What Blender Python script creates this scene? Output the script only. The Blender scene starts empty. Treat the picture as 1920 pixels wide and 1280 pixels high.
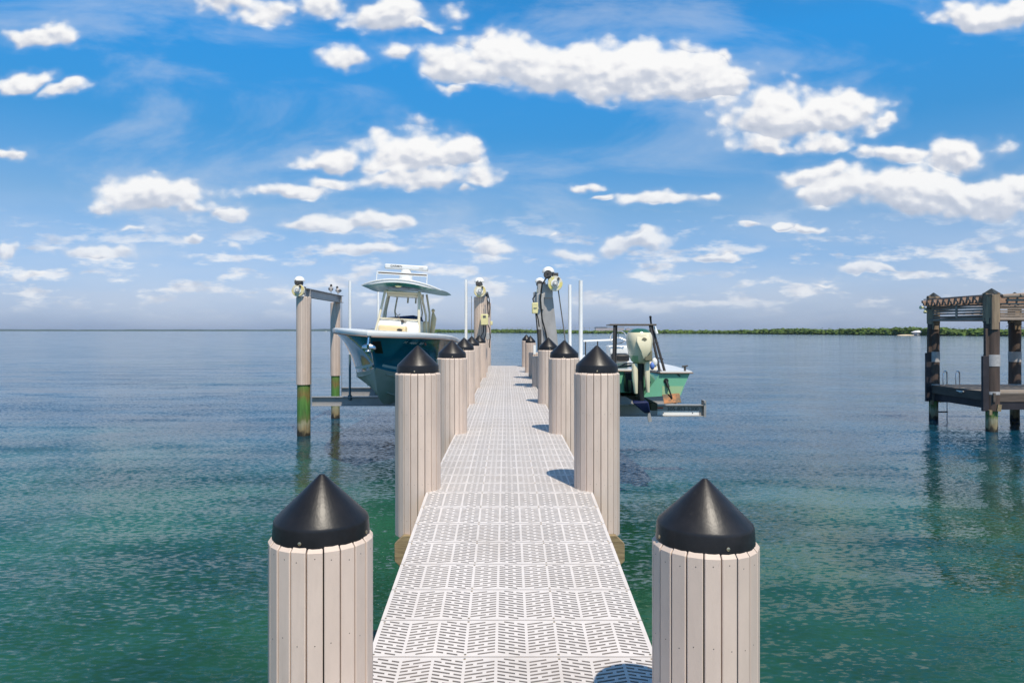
import bpy, math, random
import numpy as np
from mathutils import Vector, Matrix
random.seed(7)
R = math.radians
PI = math.pi
scene = bpy.context.scene
C = scene.collection

# ------------------------------------------------------------------ camera
F = 1280.0; VX = 949.0; VY = 620.0; H = 2.97
cam_d = bpy.data.cameras.new('camera'); cam = bpy.data.objects.new('camera', cam_d); C.objects.link(cam)
cam_d.sensor_width = 36.0; cam_d.lens = 36.0*F/1920.0
cam.location = (0, 0, H); cam.rotation_euler = (R(90), 0, 0)
cam_d.shift_x = (960-VX)/1920.0; cam_d.shift_y = -(640-VY)/1920.0
cam_d.clip_start = 0.05; cam_d.clip_end = 30000
scene.camera = cam
scene.render.resolution_x = 1024; scene.render.resolution_y = 682

# ------------------------------------------------------------------ colour management
scene.view_settings.view_transform = 'Standard'; scene.view_settings.look = 'None'
scene.view_settings.exposure = 0.0; scene.view_settings.gamma = 1.0
scene.view_settings.use_curve_mapping = False

# ------------------------------------------------------------------ sun
SUN_VEC = Vector((0.213, -0.552, 1.0)).normalized()      # towards the sun
sd = bpy.data.lights.new('sun', 'SUN'); sun = bpy.data.objects.new('sun', sd); C.objects.link(sun)
sd.energy = 4.9; sd.angle = R(0.55); sd.color = (1.0, 0.90, 0.76)
sun.rotation_euler = SUN_VEC.to_track_quat('Z', 'Y').to_euler(); sun.location = (10, -20, 60)

# ------------------------------------------------------------------ sky: Nishita plus cumulus drawn by direction
def build_world():
    w = bpy.data.worlds.new('World'); scene.world = w; w.use_nodes = True
    nt = w.node_tree; nt.nodes.clear(); N = nt.nodes.new; L = nt.links.new
    out = N('ShaderNodeOutputWorld'); bg = N('ShaderNodeBackground'); L(bg.outputs[0], out.inputs[0])
    STR = 0.1
    bg.inputs[1].default_value = STR
    sky = N('ShaderNodeTexSky'); sky.sky_type = 'NISHITA'; sky.sun_disc = False
    sky.sun_elevation = math.asin(SUN_VEC.z); sky.sun_rotation = math.atan2(SUN_VEC.x, SUN_VEC.y)
    sky.air_density = 1.0; sky.dust_density = 0.6; sky.ozone_density = 2.5; sky.altitude = 0
    tc = N('ShaderNodeTexCoord'); sep = N('ShaderNodeSeparateXYZ'); L(tc.outputs['Generated'], sep.inputs[0])
    def sock(x, node, i):
        if isinstance(x, (int, float)): node.inputs[i].default_value = x
        elif isinstance(x, (tuple, list)): node.inputs[i].default_value = x
        else: L(x, node.inputs[i])
    def M(op, a, b=0.0, c=None, clamp=False):
        n = N('ShaderNodeMath'); n.operation = op; n.use_clamp = clamp
        sock(a, n, 0); sock(b, n, 1)
        if c is not None: sock(c, n, 2)
        return n.outputs[0]
    def V(op, a, b=(0, 0, 0), c=None):
        n = N('ShaderNodeVectorMath'); n.operation = op
        sock(a, n, 0); sock(b, n, 1)
        if c is not None: sock(c, n, 2)
        return n.outputs['Value'] if op in ('LENGTH', 'DOT_PRODUCT') else n.outputs[0]
    def sm(x, a, b, lo=0.0, hi=1.0):
        n = N('ShaderNodeMapRange'); n.interpolation_type = 'SMOOTHSTEP'
        sock(x, n, 0); n.inputs[1].default_value = a; n.inputs[2].default_value = b
        n.inputs[3].default_value = lo; n.inputs[4].default_value = hi
        return n.outputs[0]
    def mix(f, a, b, t='MIX'):
        n = N('ShaderNodeMix'); n.data_type = 'RGBA'; n.blend_type = t; n.clamp_factor = True
        sock(f, n, 0)
        for k, s in ((6, a), (7, b)):
            if isinstance(s, tuple): n.inputs[k].default_value = s+(1,) if len(s) == 3 else s
            else: L(s, n.inputs[k])
        return n.outputs[2]
    yy = M('MAXIMUM', sep.outputs[1], 0.08)
    u = M('DIVIDE', sep.outputs[0], yy); v = M('DIVIDE', sep.outputs[2], yy)
    cb = N('ShaderNodeCombineXYZ'); L(u, cb.inputs[0]); L(v, cb.inputs[1]); uv = cb.outputs[0]
    front = sm(sep.outputs[1], 0.1, 0.3)
    def noise(vec, scale, detail, rough=0.55, dist=0.0, dim='2D'):
        n = N('ShaderNodeTexNoise'); n.noise_dimensions = dim
        L(vec, n.inputs['Vector']); n.inputs['Scale'].default_value = scale
        n.inputs['Detail'].default_value = detail; n.inputs['Roughness'].default_value = rough
        n.inputs['Distortion'].default_value = dist
        return n
    # warp
    wn = noise(V('MULTIPLY', uv, (1, 1.4, 0)), 5.5, 4.0, 0.6)
    wv = V('MULTIPLY', V('SUBTRACT', wn.outputs['Color'], (0.5, 0.5, 0.5)), (0.10, 0.065, 0.0))
    uvw = V('ADD', uv, wv)
    blobs = [  # px x, y, rx, ry, strength
        (70, 72, 78, 34, 1), (38, 148, 66, 24, .9), (112, 170, 56, 20, .85),
        (430, 8, 90, 44, .85), (500, 32, 62, 44, .8), (600, 8, 70, 40, .85), (745, 36, 90, 42, 1.05), (815, 52, 42, 14, .8),
        (655, 122, 70, 28, .95), (752, 108, 64, 36, .95), (845, 124, 76, 42, 1.05), (865, 162, 50, 16, .6),
        (970, 105, 72, 56, 1.1), (1060, 130, 100, 62, 1.15), (1180, 146, 120, 66, 1.2), (1290, 150, 80, 52, 1.05), (1350, 170, 50, 30, .9),
        (1450, 215, 90, 62, 1.05), (1560, 215, 110, 48, 1.05), (1640, 218, 50, 16, .8), (1440, 268, 62, 24, .95), (1540, 262, 70, 26, .9),
        (1690, 285, 80, 24, .95), (1800, 288, 84, 36, 1.1),
        (1530, 335, 92, 30, .95), (1620, 356, 120, 42, 1.1), (1750, 368, 110, 44, 1.1), (1860, 372, 100, 44, 1.1), (1920, 350, 70, 36, 1.1),
        (1840, 30, 100, 34, 1.1), (1915, 22, 80, 34, 1.05),
        (645, 300, 84, 28, 1.1), (760, 296, 105, 52, 1.2), (852, 280, 62, 42, 1.05), (780, 336, 120, 30, 1.05), (872, 358, 30, 16, .6),
        (560, 362, 140, 28, .7), (630, 345, 70, 24, .9),
        (270, 378, 96, 40, 1.1), (186, 388, 44, 18, .9), (345, 396, 46, 24, .85), (438, 408, 54, 20, .75), (240, 433, 60, 16, .7),
        (205, 470, 112, 20, .95), (24, 302, 40, 18, .9), (660, 428, 110, 24, .9), (575, 432, 60, 18, .8),
        (700, 474, 160, 16, .6), (1078, 346, 50, 13, .85), (1112, 370, 32, 10, .7), (1255, 376, 110, 22, .8), (1345, 372, 44, 16, .7),
        (930, 468, 46, 20, .8), (1070, 468, 120, 20, .8), (1180, 462, 70, 22, .85), (1024, 438, 24, 9, .6),
        (1412, 433, 20, 8, .8), (1486, 441, 34, 12, .85), (1538, 443, 28, 10, .8), (1350, 493, 52, 8, .8), (1604, 508, 62, 12, .8),
        (1662, 506, 40, 10, .75), (14, 462, 44, 24, .7), (70, 510, 60, 10, .6), (1850, 298, 30, 12, .5),
        (1545, 530, 40, 8, .6), (350, 445, 26, 10, .8), (430, 465, 70, 20, .45), (1900, 462, 60, 20, .5)]
    D = None; S = None; W = None
    for (x, y, rx, ry, st) in blobs:
        cu = (x-VX)/F; cv = (VY-y)/F; ru = rx*1.0/F; rv = ry*1.0/F
        p = V('MULTIPLY_ADD', uvw, (1/ru, 1/rv, 0), (-cu/ru, -cv/rv, 0))
        q = V('MAXIMUM', p, V('MULTIPLY', p, (-1.0, -1.35, 0)))
        d = V('LENGTH', q)
        e = M('SUBTRACT', st, d)                        # >0 inside
        if D is None: D = e
        else: D = M('SMOOTH_MAX', D, e, 0.25)
        # relative height inside the cloud (for the shaded base)
        wgt = M('MAXIMUM', e, 0.0)
        dp = V('DOT_PRODUCT', p, (0, 1, 0))
        S = M('MULTIPLY', wgt, dp) if S is None else M('MULTIPLY_ADD', wgt, dp, S)
        W = wgt if W is None else M('ADD', W, wgt)
    rel = M('DIVIDE', S, M('ADD', W, 0.02))
    # billow noise, two sizes; finer towards the horizon
    vs = V('MULTIPLY', uv, (1.0, 1.35, 0.0))
    light = (0.004, 0.011, 0.0)
    def billow(vec):
        a = noise(vec, 8.0, 7.0, 0.52).outputs['Fac']
        b = N('ShaderNodeTexVoronoi'); b.voronoi_dimensions = '2D'; b.feature = 'SMOOTH_F1'; b.inputs['Scale'].default_value = 26.0
        b.inputs['Smoothness'].default_value = 0.6; b.inputs['Detail'].default_value = 1.0; b.inputs['Roughness'].default_value = 0.5
        L(vec, b.inputs['Vector'])
        return M('MULTIPLY_ADD', b.outputs['Distance'], -0.26, a)
    vw = V('ADD', vs, V('MULTIPLY', V('SUBTRACT', wn.outputs['Color'], (.5, .5, .5)), (0.02, 0.02, 0)))
    n0 = billow(vw); n1 = billow(V('ADD', vw, light))
    edge = M('MULTIPLY', M('SUBTRACT', n0, 0.37), 2.7)
    dens = M('ADD', M('MULTIPLY_ADD', D, 1.5, 0.20), edge)
    alpha = sm(dens, 0.0, 0.72)
    # soft halo of thin vapour round each cloud
    halo = M('MULTIPLY', sm(M('ADD', D, M('MULTIPLY', edge, 0.5)), -0.45, 0.35), 0.28)
    # scattered low clouds near the horizon
    lowv = V('MULTIPLY', uv, (1.0, 3.6, 0.0))
    ln = noise(lowv, 11.0, 6.0, 0.58).outputs['Fac']
    lowmask = M('MULTIPLY', sm(v, 0.01, 0.06), sm(v, 0.20, 0.10))
    lowa = M('MULTIPLY', M('MULTIPLY', sm(ln, 0.49, 0.68), lowmask), 0.72)
    # high thin streaks
    cv_ = V('MULTIPLY', uv, (0.8, 2.6, 0.0))
    rot = N('ShaderNodeVectorRotate'); L(cv_, rot.inputs['Vector']); rot.inputs['Angle'].default_value = R(22)
    cn = noise(rot.outputs[0], 3.0, 7.0, 0.6, 0.4).outputs['Fac']
    cir = M('MULTIPLY', M('MULTIPLY', sm(cn, 0.44, 0.74), sm(v, 0.05, 0.2)), 0.34)
    veil = M('MULTIPLY', sm(v, 0.30, 0.0), M('MULTIPLY', sm(noise(lowv, 3.0, 4.0).outputs['Fac'], 0.3, 0.7), 0.30))
    # lighting of the cumulus
    relief = M('MULTIPLY', M('SUBTRACT', n0, n1), 2.6)
    tops = M('MULTIPLY_ADD', rel, 0.95, 0.66)
    lit = M('ADD', tops, relief)
    thick = sm(dens, 0.2, 1.8, 0.10, -0.04)
    lit = M('ADD', lit, thick, clamp=True)
    cr = N('ShaderNodeValToRGB'); L(lit, cr.inputs[0]); e = cr.color_ramp.elements
    e[0].position = 0.0; e[0].color = (0.50, 0.56, 0.68, 1)
    e[1].position = 1.0; e[1].color = (1.0, 1.0, 1.0, 1)
    k = e.new(0.45); k.color = (0.66, 0.70, 0.79, 1)
    k = e.new(0.72); k.color = (0.90, 0.905, 0.93, 1)
    # clear sky
    ramp = N('ShaderNodeValToRGB'); L(M('MULTIPLY', sep.outputs[2], 1.0, clamp=True), ramp.inputs[0]); e = ramp.color_ramp.elements
    e[0].position = 0.0; e[0].color = SKYT[0]
    e[1].position = 1.0; e[1].color = SKYT[-1]
    for pos, c in zip((0.045, 0.17, 0.27, 0.38), SKYT[1:5]):
        k = e.new(pos); k.color = c
    clear = mix(1.0, sky.outputs[0], ramp.outputs[0], 'MULTIPLY')
    inv = 1.0/STR
    wht = V('SCALE', cr.outputs[0]); wht.node.inputs['Scale'].default_value = inv*0.96
    thin = V('SCALE', mix(0.0, (0.74, 0.80, 0.90), (1, 1, 1))); thin.node.inputs['Scale'].default_value = inv*0.9
    c1 = mix(cir, clear, thin)
    c1 = mix(veil, c1, thin)
    c1 = mix(M('MULTIPLY', halo, front), c1, thin)
    c1 = mix(M('MULTIPLY', lowa, front), c1, V('SCALE', wht))
    c1.node.inputs[7].links[0].from_node.inputs['Scale'].default_value = 1.0
    # far clouds are seen through more air
    air = sm(v, 0.02, 0.26, 0.60, 1.0)
    c2 = mix(M('MULTIPLY', M('MULTIPLY', alpha, front), air), c1, wht)
    L(c2, bg.inputs[0])
    w.cycles.sampling_method = 'NONE'
SKYT = [(0.58, 0.80, 1.48, 1), (0.84, 0.91, 1.31, 1), (0.74, 1.03, 1.24, 1), (0.32, 1.08, 1.48, 1), (0.26, 1.40, 1.98, 1), (0.60, 0.85, 0.95, 1)]
build_world()

# ------------------------------------------------------------------ materials
def mat(name, col, rough=0.6, metal=0.0, var=0.0, vscale=8.0, bump=0.0, bscale=60.0, stretch=(1, 1, 1), col2=None,
        spec=0.5, coat=0.0, trans=0.0, alpha=1.0, coords='Object', detail=5.0, ior=1.45, lo=0.3, hi=0.7):
    m = bpy.data.materials.new(name); m.use_nodes = True
    nt = m.node_tree; b = nt.nodes['Principled BSDF']; N = nt.nodes.new; L = nt.links.new
    b.inputs['Base Color'].default_value = (*col, 1); b.inputs['Roughness'].default_value = rough
    b.inputs['Metallic'].default_value = metal; b.inputs['Specular IOR Level'].default_value = spec
    b.inputs['Coat Weight'].default_value = coat; b.inputs['Transmission Weight'].default_value = trans
    b.inputs['Alpha'].default_value = alpha; b.inputs['IOR'].default_value = ior
    if var or bump or col2:
        tc = N('ShaderNodeTexCoord'); mp = N('ShaderNodeMapping'); L(tc.outputs[coords], mp.inputs[0]); mp.inputs['Scale'].default_value = stretch
    if var or col2:
        n = N('ShaderNodeTexNoise'); L(mp.outputs[0], n.inputs[0]); n.inputs['Scale'].default_value = vscale; n.inputs['Detail'].default_value = detail
        n.inputs['Roughness'].default_value = 0.65
        r = N('ShaderNodeValToRGB'); L(n.outputs[0], r.inputs[0]); e = r.color_ramp.elements
        e[0].position = lo; e[1].position = hi
        if col2: e[0].color = (*col2, 1); e[1].color = (*col, 1)
        else:
            e[0].color = (*[c*(1-var) for c in col], 1); e[1].color = (*[min(1, c*(1+var)) for c in col], 1)
        L(r.outputs[0], b.inputs['Base Color'])
    if bump:
        n2 = N('ShaderNodeTexNoise'); L(mp.outputs[0], n2.inputs[0]); n2.inputs['Scale'].default_value = bscale; n2.inputs['Detail'].default_value = 4
        bp = N('ShaderNodeBump'); bp.inputs['Strength'].default_value = bump; bp.inputs['Distance'].default_value = 0.01
        L(n2.outputs[0], bp.inputs['Height']); L(bp.outputs[0], b.inputs['Normal'])
    return m

def island_var(m, amt=0.12, speck=0.0):
    """vary colour per loose piece (plank), on top of whatever drives the base colour"""
    nt = m.node_tree; b = nt.nodes['Principled BSDF']; N = nt.nodes.new; L = nt.links.new
    g = N('ShaderNodeNewGeometry'); mr = N('ShaderNodeMapRange'); L(g.outputs['Random Per Island'], mr.inputs[0])
    mr.inputs[3].default_value = 1-amt; mr.inputs[4].default_value = 1+amt
    mx = N('ShaderNodeMix'); mx.data_type = 'RGBA'; mx.blend_type = 'MULTIPLY'; mx.inputs[0].default_value = 1
    if b.inputs['Base Color'].is_linked: L(b.inputs['Base Color'].links[0].from_socket, mx.inputs[6])
    else: mx.inputs[6].default_value = b.inputs['Base Color'].default_value
    L(mr.outputs[0], mx.inputs[7]); L(mx.outputs[2], b.inputs['Base Color'])
    return m

M_ = {}
M_['wrap'] = island_var(mat('composite_plank', (0.64, 0.51, 0.42), 0.62, var=0.08, vscale=6, bump=0.12, bscale=520, stretch=(1, 1, .35)), 0.07)
M_['cap'] = mat('black_cap_plastic', (0.016, 0.0145, 0.015), 0.38, var=0.3, vscale=14, bump=0.06, bscale=60, spec=0.42)
M_['steel'] = mat('stainless', (0.62, 0.62, 0.62), 0.22, 1.0)
M_['brass'] = mat('screw_brass', (0.65, 0.5, 0.32), 0.35, 0.9)
M_['nail'] = mat('nail_hole', (0.05, 0.04, 0.035), 0.8)
M_['panel'] = mat('white_deck_plastic', (0.66, 0.61, 0.575), 0.5, var=0.05, vscale=3.5, bump=0.06, bscale=300)
M_['slotwall'] = mat('dark_slot_wall', (0.36, 0.32, 0.295), 0.8, var=.15, vscale=12)
M_['timber'] = mat('treated_timber', (0.38, 0.29, 0.16), 0.75, col2=(0.15, 0.11, 0.06), vscale=5, stretch=(1, 9, 9), bump=0.3, bscale=20)
M_['joist'] = mat('dark_joist', (0.10, 0.085, 0.06), 0.85, var=0.3, vscale=6)
M_['alu'] = mat('weathered_aluminium', (0.37, 0.36, 0.35), 0.45, 0.25, var=0.18, vscale=4, bump=0.1, bscale=40)
M_['alu_paint'] = mat('grey_aluminium', (0.37, 0.355, 0.34), 0.5, 0.1, var=0.12, vscale=3)
M_['pvc'] = mat('white_pvc', (0.80, 0.80, 0.78), 0.35, var=0.04, vscale=3)
M_['pipe'] = mat('grey_blue_pipe', (0.10, 0.17, 0.20), 0.45)
M_['dome'] = mat('white_fibreglass_cover', (0.82, 0.81, 0.76), 0.35, var=0.05, vscale=6)
M_['drum'] = mat('cream_drum_plate', (0.66, 0.60, 0.45), 0.5, col2=(0.72, 0.58, 0.20), vscale=6, lo=.35, hi=.55)
M_['drumy'] = mat('yellow_drum_plate', (0.72, 0.63, 0.22), 0.5, col2=(0.70, 0.67, 0.58), vscale=6, lo=.46, hi=.54)
M_['grime'] = mat('dark_gear', (0.07, 0.065, 0.06), 0.6, var=0.3, vscale=20)
M_['ybox'] = mat('pale_yellow_box', (0.74, 0.67, 0.34), 0.45, var=0.06, vscale=8)
M_['cable'] = mat('black_cable', (0.015, 0.015, 0.015), 0.5)
M_['wire'] = mat('steel_cable', (0.25, 0.23, 0.21), 0.5, 0.6)
M_['grey'] = mat('grey_plastic', (0.42, 0.41, 0.39), 0.5, var=.06)
M_['teal'] = mat('teal_gelcoat', (0.003, 0.14, 0.21), 0.10, spec=0.5, coat=0.6, var=0.04, vscale=1.5)
M_['teal_under'] = mat('teal_underside', (0.008, 0.14, 0.135), 0.3)
M_['bottom'] = mat('hull_bottom_paint', (0.42, 0.42, 0.36), 0.45, col2=(0.30, 0.33, 0.24), vscale=1.6)
M_['gel'] = mat('white_gelcoat', (0.78, 0.78, 0.75), 0.22, coat=0.3)
M_['stripe'] = mat('pale_stripe', (0.42, 0.55, 0.55), 0.3)
M_['rubrail'] = mat('brown_rubrail', (0.24, 0.17, 0.13), 0.5)
M_['cream'] = mat('cream_cushion', (0.72, 0.57, 0.33), 0.6, var=0.06, vscale=5)
M_['frame'] = mat('cream_tube', (0.66, 0.60, 0.44), 0.3, coat=0.4)
M_['navy'] = mat('navy_fabric', (0.012, 0.03, 0.09), 0.7)
M_['glass'] = mat('clear_glass', (0.90, 0.96, 0.97), 0.03, trans=1.0, ior=1.02, alpha=0.30)
M_['black'] = mat('black_plastic', (0.012, 0.012, 0.012), 0.45)
M_['ink'] = mat('printed_ink', (0.10, 0.10, 0.10), 0.6)
M_['inkw'] = mat('white_lettering', (0.78, 0.80, 0.80), 0.5)
M_['red'] = mat('red_sticker', (0.5, 0.08, 0.04), 0.5)
M_['bluestk'] = mat('blue_sticker', (0.04, 0.16, 0.36), 0.5)
M_['green'] = mat('seafoam_gelcoat', (0.17, 0.45, 0.28), 0.16, coat=0.5, var=0.05, vscale=1.5)
M_['greenl'] = mat('pale_green_gelcoat_and_reflection', (0.36, 0.52, 0.28), 0.22, coat=0.3)
M_['engine'] = mat('cream_engine_cowl', (0.76, 0.68, 0.46), 0.22, coat=0.4, var=0.05, vscale=4)
M_['engdk'] = mat('dark_green_cowl', (0.02, 0.10, 0.065), 0.2, coat=0.4)
M_['engol'] = mat('olive_cowl', (0.20, 0.18, 0.11), 0.35)
M_['prop'] = mat('navy_prop_cover', (0.008, 0.015, 0.07), 0.6)
M_['bronze'] = mat('bronze_tab', (0.30, 0.12, 0.04), 0.45, 0.3, col2=(0.07, 0.05, 0.03), vscale=9, lo=.40, hi=.62)
M_['bpole'] = mat('dark_anodised_tube', (0.05, 0.042, 0.036), 0.35, 0.3)
M_['bluew'] = mat('blue_float', (0.12, 0.22, 0.60), 0.5)
M_['oldwood'] = island_var(mat('weathered_timber', (0.42, 0.31, 0.20), 0.85, col2=(0.12, 0.09, 0.065), vscale=6, stretch=(1, 1, .12), bump=0.5, bscale=25), 0.2)
M_['oldwoodx'] = island_var(mat('weathered_board', (0.42, 0.33, 0.26), 0.85, col2=(0.13, 0.10, 0.08), vscale=7, stretch=(.12, .12, 1), bump=0.5, bscale=25), 0.22)
M_['rafter'] = island_var(mat('rafter_wood', (0.46, 0.31, 0.23), 0.85, col2=(0.22, 0.14, 0.10), vscale=7, stretch=(.3, 1, 1), bump=0.4, bscale=20), 0.18)
M_['dwrap'] = mat('dark_pile_wrap', (0.085, 0.058, 0.045), 0.7, var=0.3, vscale=3, stretch=(4, 4, .4), bump=0.3, bscale=30)
M_['rub'] = mat('black_rub_board', (0.03, 0.026, 0.03), 0.6, var=0.3, vscale=4)
M_['band'] = mat('reflective_band', (0.42, 0.40, 0.385), 0.5, var=0.2, vscale=15)
M_['odeck'] = island_var(mat('old_deck_board', (0.30, 0.25, 0.20), 0.8, col2=(0.17, 0.14, 0.11), vscale=5, stretch=(.2, 1, 1), bump=0.3, bscale=30), 0.15)
M_['fascia'] = mat('dark_fascia', (0.15, 0.115, 0.09), 0.85, col2=(0.07, 0.055, 0.045), vscale=6, stretch=(.15, .15, 1), bump=0.4, bscale=25)
M_['slate'] = mat('dark_roof_cap', (0.03, 0.034, 0.032), 0.6, var=.3, vscale=9)
M_['birdw'] = mat('white_feathers', (0.72, 0.62, 0.54), 0.8)
M_['birdk'] = mat('black_feathers', (0.02, 0.02, 0.022), 0.7)
M_['birdg'] = mat('grey_feathers', (0.16, 0.17, 0.19), 0.8)
M_['concrete'] = mat('pale_concrete', (0.45, 0.46, 0.47), 0.8)
M_['hroof'] = mat('white_metal_roof', (0.78, 0.77, 0.78), 0.5)
M_['hwall'] = mat('boathouse_wall', (0.42, 0.40, 0.40), 0.8, var=.2, vscale=.6)
M_['sand'] = mat('sand', (0.62, 0.50, 0.34), 0.9)
M_['lampy'] = mat('pale_lamp_plastic', (0.62, 0.62, 0.36), 0.4)

def weather(m, dark, amt=0.5, scale=2.0, lo=0.5, hi=0.75, stretch=(1, 1, 1), obj_amt=0.0, seed=0.0):
    """stains fixed to the place: world position noise mixes a dirt colour in; plus a tone per object"""
    nt = m.node_tree; b = nt.nodes['Principled BSDF']; N = nt.nodes.new; L = nt.links.new
    g = N('ShaderNodeNewGeometry'); mp = N('ShaderNodeMapping'); L(g.outputs['Position'], mp.inputs[0]); mp.inputs['Scale'].default_value = stretch; mp.inputs['Location'].default_value = (seed, seed, 0)
    n = N('ShaderNodeTexNoise'); L(mp.outputs[0], n.inputs[0]); n.inputs['Scale'].default_value = scale; n.inputs['Detail'].default_value = 7; n.inputs['Roughness'].default_value = 0.7
    mr = N('ShaderNodeMapRange'); L(n.outputs[0], mr.inputs[0]); mr.inputs[1].default_value = lo; mr.inputs[2].default_value = hi; mr.inputs[4].default_value = amt
    mx = N('ShaderNodeMix'); mx.data_type = 'RGBA'; L(mr.outputs[0], mx.inputs[0])
    if b.inputs['Base Color'].is_linked: L(b.inputs['Base Color'].links[0].from_socket, mx.inputs[6])
    else: mx.inputs[6].default_value = b.inputs['Base Color'].default_value
    mx.inputs[7].default_value = (*dark, 1); out = mx.outputs[2]
    if obj_amt:
        oi = N('ShaderNodeObjectInfo'); m2 = N('ShaderNodeMapRange'); L(oi.outputs['Random'], m2.inputs[0]); m2.inputs[3].default_value = 1-obj_amt; m2.inputs[4].default_value = 1+obj_amt
        m3 = N('ShaderNodeMix'); m3.data_type = 'RGBA'; m3.blend_type = 'MULTIPLY'; m3.inputs[0].default_value = 1; L(out, m3.inputs[6]); L(m2.outputs[0], m3.inputs[7]); out = m3.outputs[2]
    L(out, b.inputs['Base Color'])
weather(M_['panel'], (0.42, 0.36, 0.30), 0.45, 1.6, 0.48, 0.80, obj_amt=0.035)
weather(M_['wrap'], (0.30, 0.22, 0.16), 0.35, 3.0, 0.55, 0.80, (3, 3, .35), obj_amt=0.03)
weather(M_['cap'], (0.10, 0.095, 0.09), 0.35, 9.0, 0.58, 0.80, (1, 1, 1.4), obj_amt=0.25)
weather(M_['gel'], (0.50, 0.47, 0.40), 0.3, 2.0, 0.5, 0.8)
weather(M_['alu_paint'], (0.20, 0.17, 0.14), 0.5, 5.0, 0.5, 0.8, (2, 2, .4))
weather(M_['alu'], (0.18, 0.14, 0.11), 0.5, 4.0, 0.5, 0.8)

# timber piles with algae between the tides: colour by height above the water (world z)
def pile_material():
    m = bpy.data.materials.new('tide_stained_pile'); m.use_nodes = True
    nt = m.node_tree; b = nt.nodes['Principled BSDF']; N = nt.nodes.new; L = nt.links.new
    g = N('ShaderNodeNewGeometry'); sp = N('ShaderNodeSeparateXYZ'); L(g.outputs['Position'], sp.inputs[0])
    n = N('ShaderNodeTexNoise'); mp = N('ShaderNodeMapping'); mp.inputs['Scale'].default_value = (5, 5, 1.8)
    L(g.outputs['Position'], mp.inputs[0]); L(mp.outputs[0], n.inputs[0]); n.inputs['Scale'].default_value = 1.6; n.inputs['Detail'].default_value = 6
    ad = N('ShaderNodeMath'); ad.operation = 'MULTIPLY_ADD'; L(n.outputs[0], ad.inputs[0]); ad.inputs[1].default_value = 0.55; L(sp.outputs[2], ad.inputs[2])
    mr = N('ShaderNodeMapRange'); L(ad.outputs[0], mr.inputs[0]); mr.inputs[1].default_value = 0.1; mr.inputs[2].default_value = 2.0
    r = N('ShaderNodeValToRGB'); L(mr.outputs[0], r.inputs[0]); e = r.color_ramp.elements
    e[0].position = 0.0; e[0].color = (0.012, 0.012, 0.008, 1); e[1].position = 1.0; e[1].color = (0.025, 0.018, 0.013, 1)
    for p, c in ((0.13, (0.03, 0.025, 0.015)), (0.17, (0.24, 0.19, 0.10)), (0.27, (0.28, 0.27, 0.17)), (0.33, (0.12, 0.16, 0.05)), (0.45, (0.07, 0.19, 0.04)), (0.60, (0.09, 0.22, 0.045)), (0.70, (0.20, 0.15, 0.045)), (0.85, (0.10, 0.22, 0.045)), (0.91, (0.10, 0.20, 0.04))):
        k = e.new(p); k.color = (*c, 1)
    n2 = N('ShaderNodeTexNoise'); mp2 = N('ShaderNodeMapping'); mp2.inputs['Scale'].default_value = (14, 14, 1.2)
    L(g.outputs['Position'], mp2.inputs[0]); L(mp2.outputs[0], n2.inputs[0]); n2.inputs['Scale'].default_value = 2; n2.inputs['Detail'].default_value = 5
    mx = N('ShaderNodeMix'); mx.data_type = 'RGBA'; mx.blend_type = 'OVERLAY'; mx.inputs[0].default_value = 0.7
    L(r.outputs[0], mx.inputs[6]); L(n2.outputs[0], mx.inputs[7]); L(mx.outputs[2], b.inputs['Base Color'])
    b.inputs['Roughness'].default_value = 0.75
    bp = N('ShaderNodeBump'); bp.inputs['Strength'].default_value = 0.6; bp.inputs['Distance'].default_value = 0.02; L(n2.outputs[0], bp.inputs['Height']); L(bp.outputs[0], b.inputs['Normal'])
    return m
M_['pile'] = pile_material()

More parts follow.
